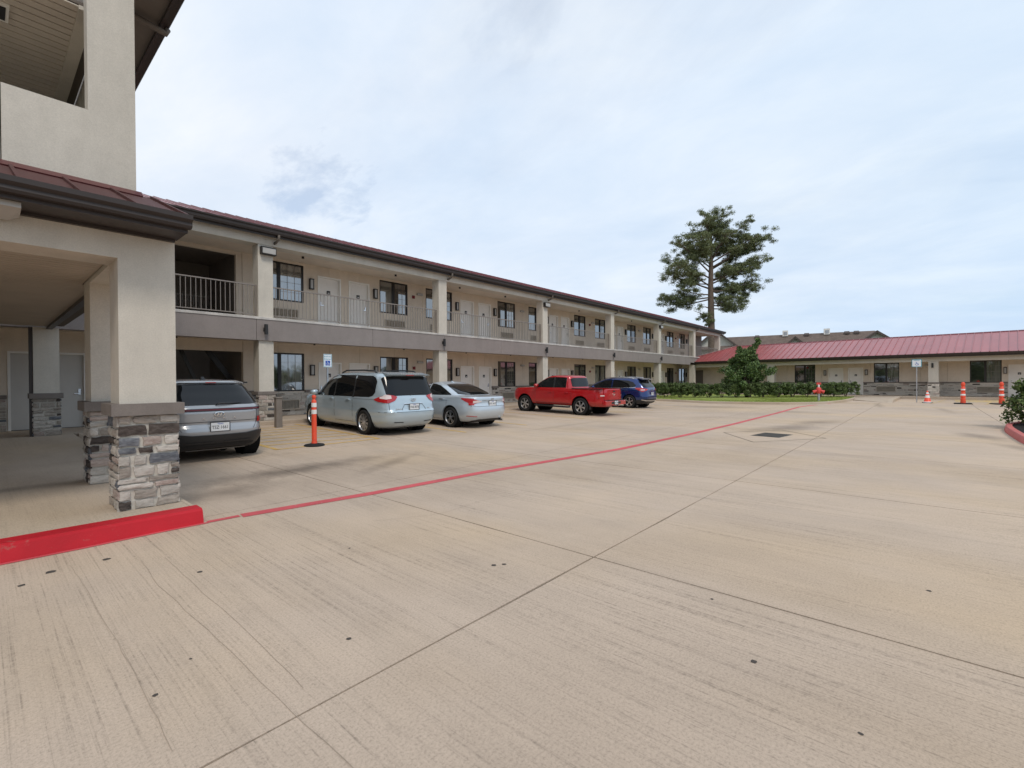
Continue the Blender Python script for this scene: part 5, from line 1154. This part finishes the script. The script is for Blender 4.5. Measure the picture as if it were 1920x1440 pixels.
P(kon, sh, 'tail_light', TAILR, [[('d', .10, .72, .82), ('d', .16, .71, .83), ('d', .24, .74, .82)]], off=.022)
seam(kon, sh, [hline(('x', 0), ('x', .72), .765), [('x', .705, .768, .955), ('x', .712, .768, .955)], [('x', .60, .60, .61), ('x', .705, .755, .765)], vline(1.1, .5, 1.05), vline(2.05, .4, 1.05)])
Pfull(kon, sh, 'roof_spoiler', KPM, [('x', 0, 1.462, 1.50), ('x', .50, 1.455, 1.495), ('x', .64, 1.42, 1.455)], off=.04, nv=2)
MB().box(-.09, .09, .535, .58, 1.484, 1.499).build('brake_light', TAILR, kon)
m = MB(); m.add([(-.04, .98, 1.53), (.04, .98, 1.53), (.02, 1.05, 1.60), (-.02, 1.05, 1.60), (.03, 1.16, 1.545), (-.03, 1.16, 1.545)], [(0, 1, 2, 3), (1, 4, 2), (0, 3, 5), (2, 4, 5, 3)]); m.build('antenna_fin', BLACK, kon)
m = MB(); m.tube([(-.04, .115, 1.075), (.02, .105, 1.10), (.16, .115, 1.105), (.42, .165, 1.10)], [.012, .020, .018, .006], 6); m.build('rear_wiper', BLACK, kon, True)
emblem(kon, 0, .040, .905, .090, .050, 'h')
for i, ch in enumerate('KONA'): text('tailgate_letter', ch, .048, CHROME, kon, (-.255 + .17 * i, .036, .832), ext=.004, sx=1.7)
plate(kon, -.006, .672, .0, 'TSZ·1661', tilt=R(0))
for s in (-1, 1): MB().cbox(*sorted((s * .70, s * .74)), .75, 2.3, 1.47, 1.50, .008).build('roof_rail', BLACK, kon)
handle(kon, sh, [(1.35, .96), (2.25, .94)], KPM); mirror_part(kon, .86, 2.95, 1.10, KPM, .85)
# ================================================================== STREET FURNITURE
def delineator(X, Y, label, h=1.18, base='round', bands=((.74, .84), (.90, 1.0))):
    v = empty('delineator_post', (X, Y, G(X, Y)), 0, label, 'traffic delineator', 'orange traffic delineators'); r = .056
    MB().lathe([(.0, .0), (.225, .0), (.23, .012), (.21, .035), (.10, .055), (.09, .06), (0, .06)], 40 if base == 'round' else 8).build('rubber_base', RUBBER, v, 40)
    prof = [(0, .05), (r + .012, .05), (r + .004, .09), (r, .12), (r * .98, .70), (r * .98, 1.02), (r * .85, 1.06), (r * .55, 1.075), (r * .5, 1.09), (r * .8, 1.11), (r * .85, 1.15), (r * .6, 1.18), (0, 1.185)]
    MB().lathe(prof, 28).build('post', ORANGE, v, 40)
    for a, b in bands: MB().lathe([(r * .98, a), (r + .004, a + .002), (r + .004, b - .002), (r * .98, b)], 28).build('reflective_band', REFL, v, 40)
    return v
delineator(5.18, 10.72, 'near orange delineator post on a round black base, beside the grey crossover')
for i, (x, y, lb) in enumerate([(36.5, -1.52, 'tall orange stacked delineator to the right of the traffic cone'), (36.85, -3.05, 'rightmost orange stacked delineator, nearest the leafy shrub bed')]):
    v = empty('delineator_post', (x, y, G(x, y)), .3 * i, lb, 'traffic delineator', 'orange traffic delineators')
    m = MB(); m.cbox(-.38, .38, -.38, .38, 0, .05, .03); m.build('rubber_base', RUBBER, v)
    prof = [(0, .04), (.115, .05), (.11, .30), (.08, .33), (.108, .36), (.10, .62), (.07, .65), (.095, .69), (.092, .93), (.062, .97), (.07, 1.0), (.088, 1.03), (.088, 1.15), (.05, 1.22), (0, 1.23)]
    MB().lathe(prof, 24).build('post', ORANGE, v, 40)
    for a, b, r in ((.46, .56, .108), (.76, .84, .098)): MB().lathe([(r * .95, a), (r, a + .01), (r, b - .01), (r * .95, b)], 24).build('reflective_band', REFL, v, 40)
v = empty('traffic_cone', (36.9, -.02, G(36.9, 0)), .2, 'small orange traffic cone with white collars left of the two delineators', 'traffic cone')
m = MB(); m.cbox(-.22, .22, -.22, .22, 0, .035, .02); m.build('rubber_base', BLACK, v)
MB().lathe([(.19, .03), (.165, .06), (.032, .70), (.02, .71), (0, .71)], 24).build('cone', ORANGE, v, 40)
for a, b in ((.30, .44), (.52, .62)):
    ra, rb = .165 - (.133) * (a - .06) / .64 + .003, .165 - .133 * (b - .06) / .64 + .003; MB().lathe([(ra, a), (rb, b)], 24).build('reflective_band', REFL, v, 40)
MB().lathe([(.20, .035), (.16, .075)], 24).build('foot_flare', REFL, v, 40)
v = empty('bollard', (6.12, 15.0, G(5.9, 15)), 0, 'square taupe bollard beside the walkway kerb left of the minivan', 'bollard')
m = MB(); m.cbox(-.09, .09, -.09, .09, -.02, .90, .012); m.build('post', BUMPST, v); m = MB(); m.cbox(-.105, .105, -.105, .105, .90, .945, .012); m.build('cap', BUMPST, v)
def wheelchair(m, s):   # access symbol drawn as strokes
    n = 22; ring = []
    for i in range(n + 1):
        a = R(150) + R(240) * i / n; ring.append((math.cos(a) * .30 * s + .02 * s, math.sin(a) * .30 * s - .14 * s))
    def st(p, w):
        for i in range(len(p) - 1):
            a, b = Vector(p[i]), Vector(p[i + 1]); d = (b - a).normalized(); q = Vector((-d.y, d.x)) * w / 2
            m.quad(*[(c.x, 0, c.y) for c in (a - q, b - q, b + q, a + q)])
    st(ring, .075 * s); st([(-.08 * s, .28 * s), (-.05 * s, -.04 * s), (.20 * s, -.06 * s), (.34 * s, -.36 * s), (.42 * s, -.34 * s)], .085 * s); st([(-.06 * s, .13 * s), (.17 * s, .12 * s)], .06 * s)
    m.add([(math.cos(2 * math.pi * i / 14) * .075 * s - .09 * s, 0, math.sin(2 * math.pi * i / 14) * .075 * s + .39 * s) for i in range(14)], [tuple(range(14))])
def sign(X, Y, zc, w, h, post_z0, label, style, rz=0, ph=None):
    v = empty('parking_sign', (X, Y, 0), rz, label, 'sign')
    MB().box(-.025, .025, 0, .035, post_z0, ph or zc + h / 2 - .02).build('post', STEEL, v)
    m = MB(); m.cbox(-w / 2, w / 2, -.008, -.003, zc - h / 2, zc + h / 2, .002); m.build('sign_panel', SIGNW if style == 'a' else SIGNT, v)
    if style == 'a':
        b = MB(); t = .012
        b.box(-w / 2 + .01, w / 2 - .01, -.0105, -.0085, zc + h / 2 - .022, zc + h / 2 - .01); b.box(-w / 2 + .01, w / 2 - .01, -.0105, -.0085, zc - h / 2 + .01, zc - h / 2 + .022); b.box(-w / 2 + .01, -w / 2 + .022, -.0105, -.0085, zc - h / 2 + .022, zc + h / 2 - .022); b.box(w / 2 - .022, w / 2 - .01, -.0105, -.0085, zc - h / 2 + .022, zc + h / 2 - .022)
        b.build('sign_border', SIGNT, v)
        text('sign_text', 'RESERVED', .062, SIGNT, v, (0, -.009, zc + .14), ext=.0012, sx=.95); text('sign_text', 'PARKING', .062, SIGNT, v, (0, -.009, zc + .05), ext=.0012, sx=1.0)
        MB().box(-.085, .085, -.0105, -.0085, zc - .17, zc - .0).build('symbol_field', SIGNB, v)
        m = MB(); wheelchair(m, .15); o = m.build('access_symbol', SIGNW, v); o.location = (0, -.0125, zc - .085)
    else:
        MB().box(-w / 2 + .03, w / 2 - .03, -.0105, -.0085, zc - h / 2 + .03, zc + h / 2 - .03).build('sign_face', SIGNW, v)
        m = MB(); wheelchair(m, .24); o = m.build('access_symbol', SIGNB, v); o.location = (0, -.0125, zc - .02)
        MB().box(-.14, .14, -.0118, -.0105, zc + h / 2 - .075, zc + h / 2 - .05).build('sign_lettering', SIGNT, v)
    return v
sign(8.10, 15.72, 2.24, .31, .46, .10, 'white and teal reserved parking sign on a steel post behind the minivan', 'a')
sign(37.2, .46, 2.40, .46, .46, .05, 'square accessible parking sign with a teal border in front of the far wing', 'b', rz=FA)
# fire-department standpipe on the lawn edge
v = empty('fire_standpipe', (33.9, 4.95, .14), R(-81), 'red two-outlet fire standpipe on a pale pipe in front of the hedge', 'standpipe')
MB().lathe([(0, -.05), (.09, -.05), (.09, .02), (.07, .03), (.065, .50), (0, .5)], 18).build('pipe', STEEL, v, 40)
m = MB(); m.lathe([(.10, .46), (.13, .50), (.13, .78), (.09, .84), (0, .85)], 18)
for s in (-1, 1): m.tube([(0, 0, .64), (s * .13, -.03, .62), (s * .22, -.05, .57)], [.08, .08, .09], 12)
m.build('body', REDBOX, v, 40)
for s in (-1, 1): m = MB(); m.tube([(s * .22, -.05, .57), (s * .28, -.06, .545)], .105, 14); m.build('outlet_cap', REDBOX, v, 40)
m = MB(); m.lathe([(.05, .84), (.055, .98), (.03, 1.0), (0, 1.0)], 12); m.build('stem', REFL, v, 40); m = MB(); m.cbox(-.12, .12, -.02, .02, 1.0, 1.13, .01); m.build('tag_plate', REDBOX, v)
# storm drain with its diamond-jointed apron
v = empty('storm_drain', (14.05, 3.12, 0), R(-8), 'square cast-iron storm drain grate set flush in the lot', 'drain')
m = MB(); m.box(-.5, .5, -.36, .36, -.04, .002); m.build('frame', GRATEM, v)
MB().box(-.45, .45, -.32, .32, .0025, .004).build('pit', SEAM, v)
for k in range(15): MB().box(-.44, .44, -.31 + k * .044, -.295 + k * .044, .0045, .011).build('grate_bar', GRATEM, v)
def grooves(name, lines, w=.02):
    m = MB()
    for a, b in lines:
        for q in strip([a, b], w): m.quad(*[(x, y, .003) for x, y in q])
    tag(m.build(name, JOINT), kind='structure')
grooves('apron_joint', [((12.2, 3.1), (13.9, 4.3)), ((13.9, 4.3), (15.6, 3.2)), ((15.6, 3.2), (14.1, 1.9)), ((14.1, 1.9), (12.2, 3.1))], .022)
def wander(a, b, n, amp):
    pts = [a]
    for i in range(1, n): t = i / n; pts.append((a[0] + (b[0] - a[0]) * t + random.uniform(-amp, amp), a[1] + (b[1] - a[1]) * t + random.uniform(-amp, amp)))
    return pts + [b]
m = MB()
def poly_w(ps, amp=.006):
    out = []
    for i in range(len(ps) - 1): out += wander(ps[i], ps[i + 1], 5, amp)[:-1]
    return out + [ps[-1]]
for pts, w in ((poly_w([(2.8, 4.47), (3.25, 4.21), (3.48, 4.13), (4.12, 4.18), (4.99, 4.02)], .02), .003), (poly_w([(.49, 5.3), (.51, 4.66), (.52, 3.65), (.52, 2.96), (.51, 2.3)]), .0022), (poly_w([(.9, 5.0), (.87, 4.24), (.91, 3.28), (.93, 2.31), (.95, 1.6)]), .0025), (poly_w([(1.05, 4.91), (1.05, 4.02), (1.06, 3.2), (1.04, 2.29)]), .0025)):
    for q in strip(pts, w): m.quad(*[(x, y, .0022) for x, y in q])
tag(m.build('hairline_crack', CRACK), kind='structure')

# ================================================================== VEGETATION
def leaves(name, C, R_, per, size, mat, parent=None, flat=.7, bias=.55, elong=1.6, shp='leaf'):
    """clouds of small rhombic leaves round the given centres"""
    C = np.asarray(C, float); n = len(C) * per; rr = np.repeat(np.asarray(R_, float), per)
    d = RS.normal(size=(n, 3)); d /= np.linalg.norm(d, axis=1)[:, None]; rad = RS.rand(n) ** bias
    P_ = np.repeat(C, per, 0) + d * (rad * rr)[:, None] * np.array([1, 1, flat])
    a = RS.normal(size=(n, 3)); a /= np.linalg.norm(a, axis=1)[:, None]; a = a + d * .7; a /= np.linalg.norm(a, axis=1)[:, None]
    b = np.cross(a, RS.normal(size=(n, 3))); b /= np.linalg.norm(b, axis=1)[:, None]
    s = size * (.6 + .8 * RS.rand(n))[:, None]
    V = np.stack([P_ - a * s * elong * .5, P_ + b * s * .5, P_ + a * s * elong * .5, P_ - b * s * .5], 1)
    return fastmesh(name, V.reshape(-1, 3), 4, n, mat, parent)
# --- tall pine beyond the wing
PX, PY = 59.8, 19.9
pine = empty('pine_tree', (PX, PY, 0), 0, 'tall lone pine with a broad open crown behind the far end of the wing', 'tree')
c = Vector((0.66, -.75, 0)).normalized()        # sideways direction as seen from the lot
tk = MB(); TP_ = [(0, 0, -.3), (0, 0, 2), (.05, .0, 6), (.0, .05, 10), (-.10, .05, 13), (-.05, 0, 16), (.1, .05, 19), (.2, .1, 21.4)]
tk.tube(TP_, [.58, .50, .43, .37, .31, .24, .14, .05], 12)
def trunk_at(z):
    for i in range(len(TP_) - 1):
        if TP_[i][2] <= z <= TP_[i + 1][2]:
            t = (z - TP_[i][2]) / (TP_[i + 1][2] - TP_[i][2]); return Vector(TP_[i]).lerp(Vector(TP_[i + 1]), t)
    return Vector(TP_[-1])
# limbs: (attach z, side reach in metres (+ right), tip z, depth reach)
limbs = [(11.6, -6.9, 11.6, .8), (11.9, -5.2, 12.7, -1.5), (11.4, -6.2, 10.9, 2), (12.6, -7.1, 14.8, .5), (12.9, -5.5, 15.0, -2.5), (13.2, -4.0, 14.6, 3), (13.9, -5.8, 16.8, 1.5), (14.5, -5.2, 18.2, -1.5), (15.2, -4.2, 19.0, 2.5), (15.8, -3.4, 18.2, -3),
         (16.5, -2.6, 20.4, 1), (17.2, -1.5, 21.4, -1.5), (17.8, -.2, 22.1, .8), (18.2, 1.6, 22.0, -.8), (17.6, 3.0, 21.2, 1.6), (17.0, 4.4, 20.4, -1.5), (16.4, 5.2, 19.6, 1.5), (18.5, .5, 22.2, 0), (15.2, 8.3, 19.2, -.5), (15.0, 7.2, 18.4, 2), (15.8, 6.0, 18.8, -2),
         (16, 2.5, 18.3, 2.5), (16, -1.6, 18.6, 2.5), (16.3, 1.5, 19, -2.5), (15.2, -2.2, 17.2, -2), (13.6, 7.4, 15.9, .3), (13.2, 6.2, 15.4, -2.5), (13.8, 4.6, 15.4, 2.8), (13.5, 3.0, 15.2, -1), (12.4, 7.3, 13.2, 1), (12.2, 5.5, 13.4, -2.2), (12.6, 3.5, 13.6, 2.5),
         (10.6, 5.4, 11.2, .5), (10.2, 4.2, 10.6, -1.8), (11, 3.2, 12, 2), (10.8, 2.2, 11.4, -2), (8.9, -1.5, 9.6, .3)]
dv = Vector((-c.y, c.x, 0)); tips = []; tr = []; lm = MB()
for (za, rx, zt, ry) in limbs:
    rx *= .92 if rx < 0 else .88; ry *= .85
    a = trunk_at(za); e = Vector((0, 0, zt)) + c * rx + dv * ry; mid = a.lerp(e, .5) + Vector((0, 0, -.35 if zt - za < 2 else .1)); rad = .045 + .009 * (e - a).length
    pts = [a, a.lerp(mid, .6), mid, mid.lerp(e, .55) + Vector((0, 0, .1)), e]; lm.tube(pts, [rad, rad * .8, rad * .62, rad * .4, rad * .15], 6)
    L = (e - a).length
    k = max(4, int(L * 1.75))
    for j in range(k):
        t = .34 + .60 * (j + random.random()) / k
        p = (mid.lerp(e, (t - .5) * 2) if t > .5 else a.lerp(mid, t * 2)); sp = (.35 + .75 * t)
        for _ in range(3):
            q = p + c * random.uniform(-.85, .85) * sp + dv * random.uniform(-1.4, 1.4) * sp + Vector((0, 0, random.uniform(-.55, 1.0) * sp))
            tips.append(q); tr.append(random.uniform(.34, .74)); lm.tube([p, p.lerp(q, .6) + Vector((0, 0, -.08)), q], [.022, .015, .008], 4, cap=False)
tk.tube([trunk_at(10.2), trunk_at(10.2) + Vector((0, 0, .25)) - c * .7, trunk_at(10.2) + Vector((0, 0, .1)) - c * 1.4], [.08, .06, .02], 6); tk.tube([trunk_at(9.0), trunk_at(9.0) - c * .9 + Vector((0, 0, .5)), trunk_at(9) - c * 2.2 + Vector((0, 0, 1.0))], [.09, .06, .02], 6)
tk.build('trunk', BARK, pine, True); lm.build('limbs', BARK, pine, True)
tips = [tuple(p) for p in tips] + [tuple(trunk_at(8.2 + .25 * k) + Vector((random.uniform(-.9, -.2), random.uniform(-.5, .5), 0))) for k in range(4)]; tr += [.3] * 4
crown = leaves('crown', tips, tr, 180, .045, L_PINE, pine, flat=.60, bias=.80, elong=5.0)
# --- shrub tree on the lawn
sx, sy = 36.2, 9.65
st = empty('shrub_tree', (sx, sy, .1), 0, 'bushy dark green shrub tree with one tall shoot, rising over the hedge', 'tree')
tk = MB(); cs, rs = [], []
u_ = Vector((.66, -.75, 0)).normalized(); w_ = Vector((.75, .66, 0))
for k in range(9):
    a = random.uniform(-1, 1); tk.tube([(0, 0, 0), tuple(u_ * a * .5 + w_ * random.uniform(-.4, .4) + Vector((0, 0, 1.0))), tuple(u_ * a * .9 + w_ * random.uniform(-.8, .8) + Vector((0, 0, 2.4)))], [.06, .045, .015], 6)
for k in range(120):
    t = random.random(); z = .7 + 2.7 * t; wid = 1.62 * (1 - max(0, (t - .45) / .55) ** 1.0 * .82) * (1 if t > .12 else .85) * random.choice([.7, 1, 1, 1.12]); a = random.uniform(-1.1, .95) * wid
    cs.append(tuple(u_ * a + w_ * random.uniform(-1, 1) * wid * .8 + Vector((0, 0, z)))); rs.append(random.uniform(.22, .42))
for k in range(9): t = k / 9; cs.append(tuple(u_ * (.2 + .75 * t + random.uniform(-.15, .15)) + Vector((0, 0, 3.2 + 1.15 * t)))); rs.append(.26 - .1 * t)
for k in range(6): t = k / 6; cs.append(tuple(u_ * (-.45 + random.uniform(-.15, .15)) + Vector((0, 0, 3.0 + .75 * t)))); rs.append(.3 - .15 * t)
tk.build('trunk', BARK2, st, True); leaves('crown', cs, rs, 190, .075, L_SHRUB, st, flat=.8, bias=.6)
# --- hedge: individual bushes in a row
HP = sm([(31.7, 15.2), (32.6, 13.6), (34.0, 11.6), (35.5, 9.7), (36.9, 8.0), (38.1, 6.4), (39.2, 5.2), (40.6, 3.95)], 8)
d_ = [0]
for i in range(1, len(HP)): d_.append(d_[-1] + (Vector(HP[i]) - Vector(HP[i - 1])).length)
nb = 15; desc = ['leftmost, half behind the blue SUV', 'second from the left', 'third from the left', 'fourth from the left, left of the shrub tree', 'just left of the shrub tree', 'directly under the shrub tree', 'just right of the shrub tree', 'in front of the porch column', 'left of the dark porch window', 'under the dark porch window', 'just left of the red standpipe', 'directly behind the red standpipe', 'just right of the red standpipe', 'under the two porch doors', 'rightmost, at the end by the ramp']
for k in range(nb):
    s = d_[-1] * (k + .5) / nb; i = max(j for j in range(len(d_)) if d_[j] <= s); i = min(i, len(HP) - 2); t = (s - d_[i]) / max(d_[i + 1] - d_[i], 1e-6); x = HP[i][0] * (1 - t) + HP[i + 1][0] * t; y = HP[i][1] * (1 - t) + HP[i + 1][1] * t
    hb = empty('hedge_bush', (x, y, .13 + G(x, y)), 0, 'clipped green hedge bush, ' + desc[k], 'hedge', 'bushes of the clipped hedge in front of the far wing')
    dirv = (Vector(HP[i + 1]) - Vector(HP[i])).normalized(); m = MB(); cs, rs = [], []
    for q in range(6): a = random.uniform(-.35, .35); m.tube([(a * .3, 0, 0), (dirv.x * a, dirv.y * a, .5), (dirv.x * a * 1.3, dirv.y * a * 1.3, .8)], [.022, .016, .008], 5)
    for q in range(58):
        a = random.uniform(-.70, .70); b = random.uniform(-.42, .42); z = random.uniform(.26, 1.0)
        if z < .45 and random.random() < .5: z += .3
        cs.append((dirv.x * a - dirv.y * b, dirv.y * a + dirv.x * b, z)); rs.append(random.uniform(.11, .2))
    m.build('stems', BARK2, hb); leaves('foliage', cs, rs, 120, .05, L_HEDGE, hb, flat=.8, bias=.45)
# --- kerbed bed and shrub on the right
IK = sm([(12.6, -2.9), (13.6, -1.95), (15.2, -1.66), (17.2, -1.60), (19.2, -1.64), (20.6, -1.85), (21.6, -2.4), (22.1, -3.4), (22.2, -6)], 8)
kerb('red_curb', IK, .16, .15, REDC2, side=-1, batter=.03)
inn = off(IK, -.15); m = MB(); m.add([(x, y, .11) for x, y in inn] + [(22.2, -9, .11), (12.6, -9, .11)], [tuple(range(len(inn) + 2))]); o = m.build('planting_bed', MULCH); tag(o, kind='structure')
kerb('curb_edge', off(IK, .09), .085, .006, CONC2, side=-1, batter=.0)
for (bx, by, lb, hh, wd) in ((20.3, -2.5, 'leafy light green shrub in the red-kerbed bed at the right edge', 1.25, .80), (17.9, -3.3, 'second leafy shrub in the red-kerbed bed, beyond the right edge', 1.2, .7)):
    sb_ = empty('leafy_shrub', (bx, by, .11), 0, lb, 'shrub'); m = MB(); cs, rs = [], []
    for q in range(16):
        a = random.uniform(0, 6.28); r = random.uniform(.2, wd); h = random.uniform(.55, 1) * hh; m.tube([(0, 0, 0), (math.cos(a) * r * .5, math.sin(a) * r * .5, h * .5), (math.cos(a) * r, math.sin(a) * r, h)], [.015, .011, .005], 5)
        for t in (.35, .55, .7, .8, .9, 1.0): cs.append((math.cos(a) * r * t, math.sin(a) * r * t, h * t)); rs.append(.17)
    for q in range(70):
        a = random.uniform(0, 6.28); z = random.random(); r = wd * math.sqrt(random.random()) * (1 - .45 * z); cs.append((math.cos(a) * r, math.sin(a) * r, .15 + z * hh * .85)); rs.append(.19)
    m.build('stems', BARK2, sb_); leaves('foliage', cs, rs, 60, .05, L_BUSH, sb_, flat=.9, bias=.6, elong=2.0)

# --- unseen tree belt added behind the camera to block low sky in reflections
cs, rs = [], []
for k in range(520):
    x = random.uniform(-110, 150); h = 4.5 + 3.0 * math.sin(x * .11) * math.sin(x * .037 + 1) + random.uniform(-1, 1); cs.append((x, -72 + random.uniform(-6, 6) - .002 * (x - 20) ** 2 * .0, random.uniform(.5, max(h, 2)))); rs.append(random.uniform(1.4, 2.6))
for k in range(520):
    y = random.uniform(-90, 75); cs.append((-85 + random.uniform(-5, 5), y, random.uniform(.5, 6 + 2.5 * math.sin(y * .15)))); rs.append(random.uniform(1.4, 2.6))
o = leaves('added_tree_belt', cs, rs, 60, .75, L_PINE, None, flat=.9, bias=.5, elong=1.3); tag(o, 'added unseen belt of dark green trees that blocks low sky in reflections', 'wood', kind='stuff')
# ================================================================== SHINGLED APARTMENT BUILDING BEHIND
AB = empty('apartment_building', (0, 0, 0), 0, 'pale-sided building with brown shingled gable roofs beyond the low wing', 'building')
aw = Vector((95.44 - 90.76, 12.78 - 18.08, 0)); ad = Vector((.66, -.75, 0)).normalized()   # runs across the view
a2 = Vector((.212, -.977, 0)).normalized(); an = Vector((.977, .212, 0))
O = Vector((87.0, 24.95, 0))
def ap(s, d, z): p = O + a2 * s + an * d; return (p.x, p.y, z)
def slab(name, pts, mat, th=.12, parent=AB):
    m = MB(); n = len(pts); vs = [Vector(p) for p in pts]; nn_ = (vs[1] - vs[0]).cross(vs[2] - vs[0]).normalized() * th
    if nn_.z > 0: nn_ = -nn_
    m.add([tuple(v) for v in vs] + [tuple(v + nn_) for v in vs], [tuple(range(n)), tuple(range(2 * n - 1, n - 1, -1))] + [(i, (i + 1) % n, n + (i + 1) % n, n + i) for i in range(n)]); return m.build(name, mat, parent)
zE, zR = 5.6, 9.35
MB().add([ap(-8, .6, 0), ap(23, .6, 0), ap(23, 12, 0), ap(-8, 12, 0), ap(-8, .6, zE), ap(23, .6, zE), ap(23, 12, zE), ap(-8, 12, zE)], [(0, 1, 5, 4), (1, 2, 6, 5), (2, 3, 7, 6), (3, 0, 4, 7), (4, 5, 6, 7)]).build('wall', SIDING, AB)
mr = slab('roof', [ap(-4, 0, zE), ap(24.4, 0, zE), ap(20.3, 6.2, zR), ap(-4, 6.2, zR - .05)], SHING); slab('roof', [ap(24.4, 0, zE), ap(24.4, 12.4, zE), ap(20.3, 6.2, zR)], SHING); slab('roof', [ap(-4, 12.4, zE), ap(24.4, 12.4, zE), ap(20.3, 6.2, zR), ap(-4, 6.2, zR)], SHING)
def gable(s, half, zp, z0, d0, depth, lab=None):
    m = MB(); m.add([ap(s - half, d0, z0), ap(s + half, d0, z0), ap(s, d0, zp)], [(0, 1, 2)]); m.add([ap(s - half, d0, z0 - 2), ap(s + half, d0, z0 - 2), ap(s + half, d0, z0), ap(s - half, d0, z0)], [(0, 1, 2, 3)]); g = m.build('gable', SIDING, AB)
    for sg in (-1, 1):
        slab('gable_roof', [ap(s + sg * (half + .5), d0 - .5, z0 - .5 * (zp - z0) / half), ap(s, d0 - .5, zp + .04), ap(s, d0 + depth, zp + .04), ap(s + sg * (half + .5), d0 + depth, z0 - .5 * (zp - z0) / half)], SHING)
        slab('bargeboard', [ap(s + sg * (half + .52), d0 - .55, z0 - .5 * (zp - z0) / half - .02), ap(s, d0 - .55, zp + .02), ap(s, d0 - .55, zp - .36), ap(s + sg * (half + .52), d0 - .55, z0 - .5 * (zp - z0) / half - .40)], FASC, .08)
gable(8.9, 1.25, 8.45, 7.3, -.4, 5); gable(19.5, 2.1, 8.75, 7.2, -.8, 6)
gable(-2.8, 3.3, 9.95, 7.2, -3.2, 9.4)
slab('porch_roof', [ap(-9, -4.6, 6.6), ap(1.2, -4.6, 6.6), ap(1.2, -3.2, 7.15), ap(-9, -3.2, 7.15)], SHING)
for s in (7.6, 13.7):
    m = MB(); p0 = [ap(s - .42, 5.3, 9.0), ap(s + .42, 5.3, 9.0), ap(s + .42, 6.1, 9.0), ap(s - .42, 6.1, 9.0), ap(s - .42, 5.3, 10.0), ap(s + .42, 5.3, 10.0), ap(s + .42, 6.1, 10.0), ap(s - .42, 6.1, 9.95)]; m.add(p0, [(0, 1, 5, 4), (1, 2, 6, 5), (2, 3, 7, 6), (3, 0, 4, 7), (4, 5, 6, 7)]); ch = m.build('chimney_vent', WHITE, AB)
    m = MB(); p0 = [ap(s - .25, 5.26, 9.2), ap(s + .25, 5.26, 9.2), ap(s + .25, 5.26, 9.75), ap(s - .25, 5.26, 9.75)]; m.add(p0, [(0, 1, 2, 3)]); m.build('vent_louvre', STEEL, ch)
for s in (3.2, 10.8, 16.5, 17.8): m = MB(); m.add([ap(s - .35, 5.2, 8.9), ap(s + .35, 5.2, 8.9), ap(s + .35, 5.9, 9.3), ap(s - .35, 5.9, 9.3), ap(s - .35, 5.2, 9.15), ap(s + .35, 5.2, 9.15), ap(s + .35, 5.9, 9.45), ap(s - .35, 5.9, 9.45)], [(0, 1, 5, 4), (4, 5, 6, 7), (0, 4, 7, 3), (1, 2, 6, 5)]); m.build('roof_vent', FASC, AB)
for k in range(5):
    s = 1 + k * 4.5; m = MB(); m.add([ap(s, .52, 1.4), ap(s + 1.2, .52, 1.4), ap(s + 1.2, .52, 2.9), ap(s, .52, 2.9)], [(0, 1, 2, 3)]); m.build('window', GL_D, AB)
# oil and gum marks that sit as dark discs on the slabs
def marks():
    m = MB()
    for (x, y, r) in ((2.71, .69, .017), (2.45, .21, .010), (1.42, 2.53, .015), (.37, 5.23, .035), (.2, 5.05, .025), (.71, 5.24, .03), (1.15, 4.32, .02), (4.42, -.01, .016), (2.76, 2.64, .02), (2.83, 2.59, .018), (.55, 2.78, .013), (2.2, 3.9, .012), (3.3, 1.1, .012), (.75, 3.0, .008)):
        n = 10; m.add([(x + r * random.uniform(.7, 1.2) * math.cos(2 * math.pi * i / n), y + 1.0 * r * random.uniform(.7, 1.2) * math.sin(2 * math.pi * i / n), .002) for i in range(n)], [tuple(range(n))])
    tag(m.build('gum_mark', GUM), kind='structure')
marks()
R_ = S.render; S.cycles.max_bounces = 8
